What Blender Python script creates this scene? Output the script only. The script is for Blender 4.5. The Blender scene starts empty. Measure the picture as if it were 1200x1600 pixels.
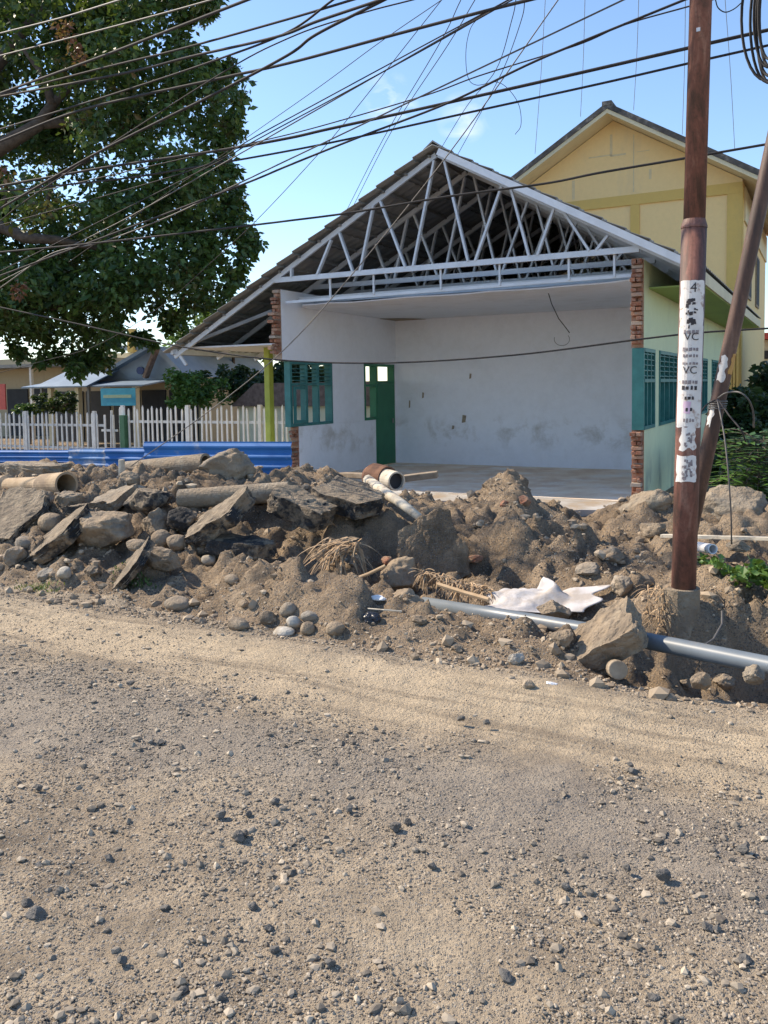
import bpy, bmesh, math, random
import numpy as np
from mathutils import Vector, Matrix, noise as mnoise, Euler

# ------------------------------------------------------------------ camera
EYE = 1.7
scene = bpy.context.scene
COL = scene.collection
cam_d = bpy.data.cameras.new("camera")
cam = bpy.data.objects.new("camera", cam_d)
COL.objects.link(cam)
FPX, PITCH, ROLL, YC = 1310.0, 0.0641, -0.0158, 688.0
cp, sp, cr, sr = math.cos(PITCH), math.sin(PITCH), math.cos(ROLL), math.sin(ROLL)
FW = Vector((0, cp, -sp)); U0 = Vector((0, sp, cp)); X0 = Vector((1, 0, 0))
RT = X0 * cr + U0 * sr
UP = -X0 * sr + U0 * cr
cam.matrix_world = Matrix(((RT.x, UP.x, -FW.x, 0), (RT.y, UP.y, -FW.y, 0), (RT.z, UP.z, -FW.z, EYE), (0, 0, 0, 1)))
cam_d.sensor_fit = 'VERTICAL'
cam_d.sensor_height = 36.0
cam_d.lens = FPX / 1600.0 * 36.0
cam_d.shift_y = (YC - 800.0) / 1600.0
cam_d.clip_start = 0.05
cam_d.clip_end = 3000
scene.camera = cam

# ------------------------------------------------------------------ light
SUN_EL = math.radians(40)
SUN_H = Vector((-0.91, 0.415)).normalized()
scene.view_settings.view_transform = 'Standard'
scene.view_settings.look = 'None'
scene.view_settings.gamma = 1
scene.view_settings.exposure = 0.84
scene.render.engine = 'CYCLES'
sun_d = bpy.data.lights.new("sun", 'SUN')
sun_d.energy = 4.3
sun_d.angle = math.radians(0.5)
sun_d.color = (1.0, 0.86, 0.67)
sun = bpy.data.objects.new("sun", sun_d)
COL.objects.link(sun)
sdir = Vector((SUN_H.x * math.cos(SUN_EL), SUN_H.y * math.cos(SUN_EL), math.sin(SUN_EL)))
sun.rotation_euler = (-sdir).to_track_quat('-Z', 'Y').to_euler()
world = bpy.data.worlds.new("World")
scene.world = world
world.use_nodes = True
wn = world.node_tree
wn.nodes.clear()
w_out = wn.nodes.new('ShaderNodeOutputWorld')
w_bg = wn.nodes.new('ShaderNodeBackground')
w_sky = wn.nodes.new('ShaderNodeTexSky')
w_sky.sky_type = 'NISHITA'
w_sky.sun_disc = False
w_sky.sun_elevation = SUN_EL
w_sky.sun_rotation = math.atan2(SUN_H.x, SUN_H.y)
w_sky.air_density = 1.0
w_sky.dust_density = 0.2
w_sky.ozone_density = 3.2
w_bg.inputs['Strength'].default_value = 0.14
# a few wisps of cloud low over the roof ridge
w_tc = wn.nodes.new('ShaderNodeTexCoord')
w_map = wn.nodes.new('ShaderNodeMapping')
w_map.inputs['Scale'].default_value = (16, 16, 34)
w_no = wn.nodes.new('ShaderNodeTexNoise')
w_no.inputs['Scale'].default_value = 1.3
w_no.inputs['Detail'].default_value = 7
w_no.inputs['Distortion'].default_value = 0.6
wn.links.new(w_tc.outputs['Generated'], w_map.inputs['Vector'])
wn.links.new(w_map.outputs[0], w_no.inputs['Vector'])
prev = None
def px_ray(px, py):
    return RT * ((px - 600) / FPX) + UP * ((YC - py) / FPX) + FW
for (cx, cy, rad) in ((603, 150, .030), (597, 182, .026), (722, 186, .030), (775, 166, .026), (630, 172, .02)):
    d = px_ray(cx, cy).normalized()
    vm = wn.nodes.new('ShaderNodeVectorMath'); vm.operation = 'DISTANCE'
    vm.inputs[1].default_value = d
    nm = wn.nodes.new('ShaderNodeVectorMath'); nm.operation = 'NORMALIZE'
    wn.links.new(w_tc.outputs['Generated'], nm.inputs[0])
    wn.links.new(nm.outputs[0], vm.inputs[0])
    mr = wn.nodes.new('ShaderNodeMapRange')
    mr.inputs['From Min'].default_value = rad; mr.inputs['From Max'].default_value = 0.0
    wn.links.new(vm.outputs['Value'], mr.inputs['Value'])
    if prev is None:
        prev = mr.outputs[0]
    else:
        mx = wn.nodes.new('ShaderNodeMath'); mx.operation = 'MAXIMUM'
        wn.links.new(prev, mx.inputs[0]); wn.links.new(mr.outputs[0], mx.inputs[1]); prev = mx.outputs[0]
w_r = wn.nodes.new('ShaderNodeMapRange')
w_r.inputs['From Min'].default_value = 0.47; w_r.inputs['From Max'].default_value = 0.72
wn.links.new(w_no.outputs['Fac'], w_r.inputs['Value'])
w_mul = wn.nodes.new('ShaderNodeMath'); w_mul.operation = 'MULTIPLY'
wn.links.new(prev, w_mul.inputs[0]); wn.links.new(w_r.outputs[0], w_mul.inputs[1])
w_mix = wn.nodes.new('ShaderNodeMixRGB')
w_mix.inputs['Color2'].default_value = (5.2, 5.4, 5.8, 1)
wn.links.new(w_mul.outputs[0], w_mix.inputs['Fac'])
wn.links.new(w_sky.outputs[0], w_mix.inputs['Color1'])
wn.links.new(w_mix.outputs[0], w_bg.inputs['Color'])
wn.links.new(w_bg.outputs[0], w_out.inputs['Surface'])

# ------------------------------------------------------------------ street frame: a runs along the street, b away from the camera, z up
TH = 0.485
AX = (math.cos(TH), -math.sin(TH)); BX = (math.sin(TH), math.cos(TH))
def W(a, b, z=0.0):
    return Vector((a * AX[0] + b * BX[0], a * AX[1] + b * BX[1], z))
def to_abz(p):
    return Vector((p[0] * AX[0] + p[1] * AX[1], p[0] * BX[0] + p[1] * BX[1], p[2]))
def at_b(px, py, b):
    r = px_ray(px, py); t = b / (r.x * BX[0] + r.y * BX[1])
    return to_abz((r.x * t, r.y * t, EYE + r.z * t))
def at_Y(px, py, Y):
    r = px_ray(px, py); t = Y / r.y
    return to_abz((r.x * t, r.y * t, EYE + r.z * t))
def col_px(a, b):
    # image column of a point at eye height (used only to read the survey of the rubble bank)
    x = a * AX[0] + b * BX[0]; y = a * AX[1] + b * BX[1]
    return 600 + FPX * x / np.maximum(y, 0.5) if isinstance(y, np.ndarray) else 600 + FPX * x / max(y, .5)

# ------------------------------------------------------------------ materials
MATS = {}
def node_mat(name):
    m = bpy.data.materials.new(name); m.use_nodes = True
    nt = m.node_tree; bs = nt.nodes['Principled BSDF']
    return m, nt, bs
def ramp(nt, fac, stops):
    r = nt.nodes.new('ShaderNodeValToRGB')
    e = r.color_ramp.elements
    while len(e) < len(stops): e.new(0.5)
    for i, (p, c) in enumerate(stops):
        e[i].position = p; e[i].color = (c[0], c[1], c[2], 1)
    nt.links.new(fac, r.inputs['Fac'])
    return r.outputs['Color']
def tex_noise(nt, vec, scale, detail=6, rough=.6, dist=0.0):
    n = nt.nodes.new('ShaderNodeTexNoise')
    n.inputs['Scale'].default_value = scale; n.inputs['Detail'].default_value = detail
    n.inputs['Roughness'].default_value = rough; n.inputs['Distortion'].default_value = dist
    nt.links.new(vec, n.inputs['Vector'])
    return n.outputs['Fac']
def mixc(nt, fac, c1, c2, mode='MIX'):
    m = nt.nodes.new('ShaderNodeMixRGB'); m.blend_type = mode
    for s, v in ((m.inputs['Fac'], fac), (m.inputs['Color1'], c1), (m.inputs['Color2'], c2)):
        if hasattr(v, 'links'): nt.links.new(v, s)
        elif isinstance(v, (int, float)): s.default_value = v
        else: s.default_value = (v[0], v[1], v[2], 1)
    return m.outputs['Color']
def rng(nt, v, a, b, c=0., d=1.):
    m = nt.nodes.new('ShaderNodeMapRange')
    m.inputs['From Min'].default_value = a; m.inputs['From Max'].default_value = b
    m.inputs['To Min'].default_value = c; m.inputs['To Max'].default_value = d
    nt.links.new(v, m.inputs['Value'])
    return m.outputs[0]
def mathn(nt, op, a, b):
    m = nt.nodes.new('ShaderNodeMath'); m.operation = op
    for s, v in ((m.inputs[0], a), (m.inputs[1], b)):
        if hasattr(v, 'links'): nt.links.new(v, s)
        else: s.default_value = v
    return m.outputs[0]
def bump(nt, bs, h, strength, dist):
    b = nt.nodes.new('ShaderNodeBump')
    b.inputs['Strength'].default_value = strength; b.inputs['Distance'].default_value = dist
    nt.links.new(h, b.inputs['Height'])
    nt.links.new(b.outputs[0], bs.inputs['Normal'])
def coords(nt, kind='Object'):
    t = nt.nodes.new('ShaderNodeTexCoord')
    return t.outputs[kind]
def geo_pos(nt):
    return nt.nodes.new('ShaderNodeNewGeometry').outputs['Position']
def sepz(nt, vec, i=2):
    s = nt.nodes.new('ShaderNodeSeparateXYZ'); nt.links.new(vec, s.inputs[0]); return s.outputs[i]

def simple(name, stops, scale=6, rough=.85, bmp=.3, bdist=.01, bscale=None, metallic=0., detail=6, per_island=0.0, dirt=None, spec=None):
    if name in MATS: return MATS[name]
    m, nt, bs = node_mat(name)
    v = geo_pos(nt)
    f = tex_noise(nt, v, scale, detail)
    c = ramp(nt, f, stops)
    if dirt:
        dcol, dscale, lo, hi, amt = dirt
        f2 = rng(nt, tex_noise(nt, v, dscale, 8, .65), lo, hi, 0, amt)
        c = mixc(nt, f2, c, dcol)
    if per_island:
        g = nt.nodes.new('ShaderNodeNewGeometry')
        k = rng(nt, g.outputs['Random Per Island'], 0, 1, 1 - per_island, 1 + per_island)
        c = mixc(nt, 1.0, c, k, 'MULTIPLY')
    nt.links.new(c, bs.inputs['Base Color'])
    bs.inputs['Roughness'].default_value = rough
    bs.inputs['Metallic'].default_value = metallic
    if spec is not None: bs.inputs['Specular IOR Level'].default_value = spec
    if bmp:
        h = tex_noise(nt, v, bscale or scale * 4, 8, .65)
        bump(nt, bs, h, bmp, bdist)
    MATS[name] = m
    return m

def soil_mat(name, dust, mid, dark, bstr, grav):
    m, nt, bs = node_mat(name)
    v = geo_pos(nt)
    big = tex_noise(nt, v, .55, 5, .55, .4)
    medn = tex_noise(nt, v, 3.2, 8, .65)
    fine = tex_noise(nt, v, 38, 6, .7)
    c = ramp(nt, medn, [(.34, dark), (.5, mid), (.64, dust)])
    c = mixc(nt, rng(nt, big, .4, .62, 0, .75), c, dust)
    c = mixc(nt, rng(nt, fine, .35, .65, .0, .35), c, dark)
    # grit: little stones pressed into the surface
    vor = nt.nodes.new('ShaderNodeTexVoronoi'); vor.inputs['Scale'].default_value = 60
    nt.links.new(v, vor.inputs['Vector'])
    pm = mathn(nt, 'MULTIPLY', rng(nt, vor.outputs['Distance'], .36, .26), rng(nt, tex_noise(nt, v, 1.7, 5, .6), .34, .60, .12, grav))
    sc = nt.nodes.new('ShaderNodeSeparateColor'); nt.links.new(vor.outputs['Color'], sc.inputs[0])
    pc = ramp(nt, sc.outputs[0], [(.0, (.07, .07, .075)), (.55, (.17, .165, .165)), (1., (.40, .38, .35))])
    c = mixc(nt, pm, c, pc)
    if name == 'road_dirt':
        # pale sand packed by wheels along the edge of the road, greyer crushed stone in the middle
        dp = nt.nodes.new('ShaderNodeVectorMath'); dp.operation = 'DOT_PRODUCT'
        nt.links.new(v, dp.inputs[0]); dp.inputs[1].default_value = (math.sin(.485), math.cos(.485), 0)
        bb = mathn(nt, 'ADD', dp.outputs['Value'], mathn(nt, 'MULTIPLY', rng(nt, tex_noise(nt, v, .9, 4), .3, .7, -1, 1), .35))
        band = mathn(nt, 'MULTIPLY', rng(nt, bb, 3.45, 3.9), rng(nt, bb, 4.75, 4.3))
        c = mixc(nt, mathn(nt, 'MULTIPLY', band, .6), c, (.58, .46, .31))
        mp = nt.nodes.new('ShaderNodeMapping'); mp.inputs['Rotation'].default_value = (0, 0, .485)
        nt.links.new(v, mp.inputs['Vector'])
        mp2 = nt.nodes.new('ShaderNodeMapping'); mp2.inputs['Scale'].default_value = (.35, 5, 1)
        nt.links.new(mp.outputs[0], mp2.inputs['Vector'])
        stre = mathn(nt, 'MULTIPLY', rng(nt, tex_noise(nt, mp2.outputs[0], 1.6, 6, .6), .5, .62), rng(nt, bb, 3.2, 3.7))
        c = mixc(nt, mathn(nt, 'MULTIPLY', stre, .75), c, (.26, .205, .145))
        grey = mathn(nt, 'MULTIPLY', rng(nt, bb, 2.5, 2.9), rng(nt, bb, 3.7, 3.3))
        c = mixc(nt, mathn(nt, 'MULTIPLY', grey, .45), c, (.24, .22, .20))
    v2 = nt.nodes.new('ShaderNodeTexVoronoi'); v2.inputs['Scale'].default_value = 150
    nt.links.new(v, v2.inputs['Vector'])
    s2 = nt.nodes.new('ShaderNodeSeparateColor'); nt.links.new(v2.outputs['Color'], s2.inputs[0])
    g2 = mathn(nt, 'MULTIPLY', rng(nt, s2.outputs[0], .48, .56), rng(nt, v2.outputs['Distance'], .5, .3))
    g2 = mathn(nt, 'MULTIPLY', g2, rng(nt, tex_noise(nt, v, 2.6, 5, .6), .35, .6, .35, grav))
    c = mixc(nt, g2, c, ramp(nt, s2.outputs[1], [(0, (.07, .068, .07)), (.6, (.19, .18, .17)), (1, (.42, .40, .36))]))
    nt.links.new(c, bs.inputs['Base Color'])
    bs.inputs['Roughness'].default_value = .95
    bs.inputs['Specular IOR Level'].default_value = .2
    vor2 = nt.nodes.new('ShaderNodeTexVoronoi'); vor2.inputs['Scale'].default_value = 150
    nt.links.new(v, vor2.inputs['Vector'])
    sc2 = nt.nodes.new('ShaderNodeSeparateColor'); nt.links.new(vor2.outputs['Color'], sc2.inputs[0])
    h = mathn(nt, 'ADD', tex_noise(nt, v, 16, 9, .7), mathn(nt, 'MULTIPLY', pm, .35))
    h = mathn(nt, 'ADD', h, mathn(nt, 'MULTIPLY', mathn(nt, 'MULTIPLY', sc2.outputs[0], rng(nt, vor2.outputs['Distance'], .5, .2)), .14))
    bump(nt, bs, h, bstr, .05)
    MATS[name] = m
    return m

ROAD = soil_mat('road_dirt', (.50, .405, .288), (.345, .274, .195), (.165, .131, .096), .8, 1.0)
SOIL = soil_mat('bank_soil', (.43, .325, .22), (.255, .186, .123), (.10, .074, .05), 1.0, .9)
STONE = simple('stone_tan', [(.3, (.13, .102, .075)), (.5, (.245, .192, .138)), (.7, (.38, .305, .22))], 7, .92, 1.0, .04, 22, detail=10, dirt=((.35, .265, .178), 4, .42, .58, .85))
STONE_G = simple('stone_grey', [(.3, (.14, .125, .105)), (.5, (.25, .222, .185)), (.7, (.38, .34, .285))], 8, .92, .8, .03, 26, detail=10, dirt=((.35, .265, .178), 5, .42, .60, .8))
STONE_P = simple('stone_pale', [(.25, (.30, .28, .24)), (.6, (.44, .41, .36)), (.8, (.54, .51, .46))], 9, .9, .6, .02, 30, dirt=((.30, .24, .17), 6, .48, .62, .7))
CONC = simple('old_concrete', [(.3, (.17, .14, .107)), (.5, (.30, .25, .19)), (.7, (.44, .375, .285))], 7, .93, 1.0, .045, 26, detail=10, dirt=((.33, .25, .168), 2.6, .42, .6, .85))
ASPH = simple('asphalt_face', [(.3, (.012, .012, .014)), (.5, (.028, .027, .028)), (.7, (.08, .07, .06))], 9, .85, 1.0, .04, 34, detail=10, dirt=((.29, .222, .15), 5, .47, .57, .9))
ASPT = simple('dusty_asphalt', [(.3, (.16, .127, .094)), (.5, (.275, .218, .155)), (.7, (.40, .32, .228))], 8, .93, 1.0, .05, 30, detail=10, dirt=((.045, .041, .038), 3, .56, .62, .85))
BRICKBIT = simple('red_brick', [(.3, (.22, .09, .055)), (.7, (.34, .165, .10))], 14, .92, .5, .01, 40, dirt=((.25, .19, .13), 9, .42, .56, .85))
CLAY = simple('brown_pipe', [(.25, (.26, .18, .11)), (.5, (.40, .29, .18)), (.75, (.46, .36, .25))], 5, .9, .5, .01, 22, dirt=((.22, .16, .11), 4, .46, .62, .85))
RUST = simple('rust', [(.3, (.07, .032, .02)), (.55, (.17, .08, .045)), (.8, (.26, .14, .08))], 9, .9, .5, .006, 40)
def pebbles(name, lo, hi):
    m, nt, bs = node_mat(name)
    g = nt.nodes.new('ShaderNodeNewGeometry')
    c = ramp(nt, g.outputs['Random Per Island'], [(0, lo), (.5, [(lo[i] * .6 + hi[i] * .4) for i in range(3)]), (.82, [(lo[i] * .35 + hi[i] * .65) for i in range(3)]), (1, hi)])
    f = tex_noise(nt, g.outputs['Position'], 60, 5)
    c = mixc(nt, rng(nt, f, .4, .7, 0, .5), c, (.34, .28, .2))
    nt.links.new(c, bs.inputs['Base Color']); bs.inputs['Roughness'].default_value = .9
    MATS[name] = m
    return m
PEB = pebbles('road_gravel', (.085, .073, .062), (.50, .42, .32))
PEBT = pebbles('bank_gravel', (.19, .142, .098), (.47, .38, .275))
PEBD = simple('dark_pebble', [(.3, (.075, .069, .063)), (.6, (.14, .13, .117)), (.85, (.26, .25, .235))], 30, .85, .4, .004, 120)

def plaster(name, base, dark, zlo=None, amt=.5, scale=1.3, streak=True):
    m, nt, bs = node_mat(name)
    v = geo_pos(nt)
    c = mixc(nt, rng(nt, tex_noise(nt, v, 7, 8, .7), .35, .7, 0, .22), base, [x * .72 for x in base])
    mp = nt.nodes.new('ShaderNodeMapping'); mp.inputs['Scale'].default_value = (1, 1, .35 if streak else 1)
    nt.links.new(v, mp.inputs['Vector'])
    f = rng(nt, tex_noise(nt, mp.outputs[0], scale, 9, .68, .3), .50, .68, 0, amt)
    if zlo is not None:
        z = sepz(nt, v)
        band = mathn(nt, 'MULTIPLY', rng(nt, z, zlo[0], zlo[1], 0, 1), rng(nt, z, zlo[3], zlo[2], 0, 1))
        f = mathn(nt, 'MULTIPLY', mathn(nt, 'ADD', band, .18), f)
    c = mixc(nt, f, c, dark)
    nt.links.new(c, bs.inputs['Base Color']); bs.inputs['Roughness'].default_value = .9
    bump(nt, bs, tex_noise(nt, v, 26, 8, .6), .25, .006)
    MATS[name] = m
    return m
WHITE_IN = plaster('white_plaster', (.86, .865, .90), (.44, .40, .35), (.30, .55, .80, 1.1), .62, 1.7, False)
CEILM = plaster('ceiling_white', (.74, .74, .755), (.45, .42, .38), None, .3)
GREEN_OUT = plaster('pale_green_plaster', (.66, .71, .46), (.27, .31, .25), (-.5, -.1, .15, .8), 1.0)
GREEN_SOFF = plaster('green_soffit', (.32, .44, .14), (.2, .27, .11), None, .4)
YELLOW = plaster('yellow_plaster', (.86, .63, .30), (.64, .50, .30), None, .5, .6)
YBAND = plaster('ochre_paint', (.66, .46, .14), (.45, .34, .14), None, .5, .8)
HOUSE_SHADED = plaster('shaded_beige_wall', (.40, .34, .23), (.25, .22, .17), None, .5, .8)  # cream wall darkened in colour to put these houses in shade
CREAM = plaster('cream_plaster', (.70, .62, .42), (.42, .37, .27), None, .5, .8)
def brick_mat():
    m, nt, bs = node_mat('brick_courses')
    v = geo_pos(nt)
    g = nt.nodes.new('ShaderNodeNewGeometry')
    c = ramp(nt, g.outputs['Random Per Island'], [(0, (.20, .075, .04)), (.5, (.36, .15, .085)), (.8, (.45, .23, .14)), (1, (.42, .36, .29))])
    c = mixc(nt, rng(nt, tex_noise(nt, v, 22, 6), .45, .7, 0, .7), c, (.36, .31, .25))
    nt.links.new(c, bs.inputs['Base Color']); bs.inputs['Roughness'].default_value = .95
    bump(nt, bs, tex_noise(nt, v, 50, 8), .6, .01)
    return m
BRICK = brick_mat()
STEELW = simple('galvanised_light_steel', [(.3, (.52, .55, .59)), (.7, (.66, .69, .74))], 3, .45, 0, metallic=.15)
STEELD = simple('dusty_steel', [(.3, (.13, .13, .125)), (.7, (.22, .22, .21))], 3, .6, 0)
ROOFM = simple('grey_metal_roof', [(.3, (.17, .17, .165)), (.7, (.26, .26, .25))], 2, .6, .1, .004, 30)
TEAL = simple('teal_paint', [(.3, (.022, .13, .125)), (.7, (.045, .21, .195))], 6, .5, .1, .003, 40)
TEALG = simple('teal_glass', [(.3, (.02, .17, .19)), (.7, (.05, .30, .33))], 4, .2, 0)
GREEND = simple('green_door_paint', [(.3, (.008, .13, .055)), (.7, (.015, .17, .075))], 4, .45, .1, .003, 40)
DARKM = simple('dark_gap', [(.3, (.02, .02, .02)), (.7, (.045, .045, .04))], 4, .9, 0)
LIME = simple('lime_post_paint', [(.3, (.33, .38, .05)), (.7, (.43, .47, .08))], 5, .6, .15, .004, 30)
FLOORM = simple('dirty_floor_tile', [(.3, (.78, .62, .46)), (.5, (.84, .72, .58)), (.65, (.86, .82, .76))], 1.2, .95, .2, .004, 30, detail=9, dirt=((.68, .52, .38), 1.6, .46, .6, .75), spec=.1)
FLOOR_DIM = simple('floor_toned_for_sun', [(.3, (.26, .22, .18)), (.5, (.40, .375, .345)), (.7, (.52, .51, .50))], 1.6, .9, .4, .006, 30, detail=9, dirt=((.33, .25, .17), 2.2, .46, .6, .85))  # floor colour darkened to hold down the sunlight on its front strip
FENCEW = simple('fence_white_paint', [(.3, (.64, .60, .54)), (.7, (.79, .75, .68))], 6, .6, .1, .003, 40)
FENCEG = simple('fence_aged_paint', [(.3, (.50, .48, .45)), (.7, (.66, .64, .60))], 6, .7, .1, .003, 40)
BLUE = simple('blue_sheet_paint', [(.3, (.009, .10, .33)), (.7, (.018, .155, .45))], 1.5, .7, .05, .004, 12, dirt=((.28, .32, .38), 4, .56, .7, .5))
BLUEL = simple('blue_sheet_worn', [(.3, (.03, .15, .38)), (.7, (.10, .22, .45))], 3, .75, .05, .004, 12, dirt=((.40, .40, .42), 3, .5, .62, .8))
PVC = simple('grey_pvc', [(.3, (.11, .135, .16)), (.7, (.165, .19, .215))], 3, .4, .05, .002, 30, dirt=((.3, .25, .18), 4, .55, .7, .5))
CABLE = simple('black_cable', [(.3, (.018, .017, .018)), (.7, (.035, .032, .033))], 3, .8, 0)
CABLEB = simple('weathered_cable', [(.3, (.016, .014, .016)), (.7, (.032, .028, .03))], 3, .8, 0)
CABLEG = simple('pale_cable', [(.3, (.07, .065, .062)), (.7, (.14, .13, .122))], 3, .6, 0)
THREAD = simple('grey_thread', [(.3, (.22, .24, .28)), (.7, (.3, .32, .36))], 3, .6, 0)
PAPER = simple('worn_paper', [(.3, (.62, .59, .56)), (.7, (.78, .75, .72))], 12, .8, .1, .002, 60, dirt=((.32, .2, .15), 16, .56, .66, .8))
INK = simple('black_ink', [(.3, (.03, .025, .03)), (.7, (.07, .06, .06))], 20, .8, 0)
INKF = simple('faded_ink', [(.3, (.16, .13, .14)), (.7, (.34, .30, .30))], 40, .8, 0)
PINK = simple('pink_paper', [(.3, (.62, .36, .52)), (.7, (.75, .55, .66))], 12, .8, 0)
SACK = simple('white_sack', [(.3, (.42, .40, .39)), (.7, (.60, .57, .56))], 6, .7, .5, .012, 22, dirt=((.36, .30, .24), 5, .48, .62, .7))
BAGBLK = simple('black_plastic', [(.3, (.012, .013, .017)), (.7, (.03, .032, .04))], 6, .3, .3, .01, 20)
PLAST = simple('white_plastic', [(.3, (.66, .67, .70)), (.7, (.8, .8, .82))], 6, .4, 0)
DRY = simple('dry_palm', [(.3, (.30, .19, .10)), (.55, (.42, .29, .17)), (.8, (.52, .40, .27))], 14, .85, 0, per_island=.4)
STICKM = simple('raw_stick', [(.3, (.42, .28, .15)), (.7, (.56, .40, .24))], 8, .8, .2, .004, 40)
WOODP = simple('pale_wood', [(.3, (.50, .43, .33)), (.7, (.66, .59, .47))], 10, .85, .3, .006, 40, dirt=((.25, .2, .15), 9, .52, .62, .8))
WOODD = simple('weathered_wood', [(.3, (.20, .15, .10)), (.7, (.36, .29, .21))], 10, .85, .3, .006, 40)
TILER = simple('old_roof_tile', [(.3, (.10, .065, .05)), (.7, (.22, .15, .12))], 8, .9, .5, .02, 20)
BARK = simple('bark', [(.3, (.055, .042, .032)), (.7, (.13, .10, .078))], 7, .95, .8, .03, 16)
BLUEGREY = simple('blue_grey_paint', [(.3, (.26, .32, .40)), (.7, (.34, .41, .49))], 2, .6, 0)
LGREY = simple('pale_roof_sheet', [(.3, (.12, .17, .24)), (.7, (.20, .27, .35))], 1.5, .5, .1, .01, 8)
SIGNB = simple('deep_blue_sign', [(.3, (.02, .04, .16)), (.7, (.03, .06, .22))], 8, .5, 0)
BANNER = simple('turquoise_banner', [(.3, (.02, .30, .50)), (.7, (.04, .40, .60))], 3, .5, 0)
BANY = simple('banner_print', [(.3, (.30, .45, .32)), (.7, (.45, .55, .40))], 20, .6, 0)
REDP = simple('red_paint', [(.3, (.40, .05, .04)), (.7, (.5, .08, .06))], 5, .6, 0)
VOID = simple('dark_interior_or_shade', [(.3, (.012, .014, .018)), (.7, (.03, .032, .036))], 2, .8, 0)

def pole_paint(name, paint, rust_lo, rust_hi):
    m, nt, bs = node_mat(name)
    v = geo_pos(nt)
    mp = nt.nodes.new('ShaderNodeMapping'); mp.inputs['Scale'].default_value = (6, 6, 1.2)
    nt.links.new(v, mp.inputs['Vector'])
    f = tex_noise(nt, mp.outputs[0], 1.5, 10, .72, .5)
    c = ramp(nt, f, [(.34, (.045, .028, .022)), (.46, rust_lo), (.56, paint), (.72, rust_hi)])
    c = mixc(nt, rng(nt, tex_noise(nt, v, 40, 6), .5, .7, 0, .5), c, (.06, .035, .028))
    nt.links.new(c, bs.inputs['Base Color']); bs.inputs['Roughness'].default_value = .62
    bump(nt, bs, tex_noise(nt, v, 45, 8), .35, .004)
    MATS[name] = m
    return m
POLE = pole_paint('red_brown_pole', (.20, .083, .062), (.11, .055, .042), (.34, .20, .155))
POLE2 = pole_paint('rusted_pole', (.115, .062, .045), (.075, .043, .034), (.22, .135, .098))

def leaf_mat(name, a, b, c_, extra=None, trans=.25):
    m, nt, bs = node_mat(name)
    g = nt.nodes.new('ShaderNodeNewGeometry')
    f = g.outputs['Random Per Island']
    col = ramp(nt, f, [(0, a), (.5, b), (1, c_)])
    clump = tex_noise(nt, g.outputs['Position'], .7, 4, .6)
    if extra:
        col = mixc(nt, rng(nt, clump, extra[1], extra[2], 0, .85), col, extra[0])
        col = mixc(nt, rng(nt, tex_noise(nt, g.outputs['Position'], 1.1, 3, .6), .52, .66, 0, .85), col, (.10, .17, .035))  # lighter green clumps paint sun highlights into the crown
    nt.links.new(col, bs.inputs['Base Color']); bs.inputs['Roughness'].default_value = .45
    tr = nt.nodes.new('ShaderNodeBsdfTranslucent')
    nt.links.new(mixc(nt, .5, col, (.18, .24, .03)), tr.inputs['Color'])
    mx = nt.nodes.new('ShaderNodeMixShader'); mx.inputs[0].default_value = trans
    nt.links.new(bs.outputs[0], mx.inputs[1]); nt.links.new(tr.outputs[0], mx.inputs[2])
    nt.links.new(mx.outputs[0], nt.nodes['Material Output'].inputs['Surface'])
    MATS[name] = m
    return m
LEAF = leaf_mat('mango_leaf', (.021, .053, .013), (.042, .09, .02), (.085, .15, .032), ((.16, .09, .035), .60, .70))
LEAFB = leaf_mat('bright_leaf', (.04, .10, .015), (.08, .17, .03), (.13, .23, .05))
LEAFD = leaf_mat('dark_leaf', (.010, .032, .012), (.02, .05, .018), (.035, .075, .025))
LEAFR = leaf_mat('shrub_leaf', (.02, .07, .02), (.04, .11, .03), (.08, .17, .05))
GRASSM = leaf_mat('dry_grass', (.13, .15, .03), (.22, .24, .06), (.12, .19, .04))

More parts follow.
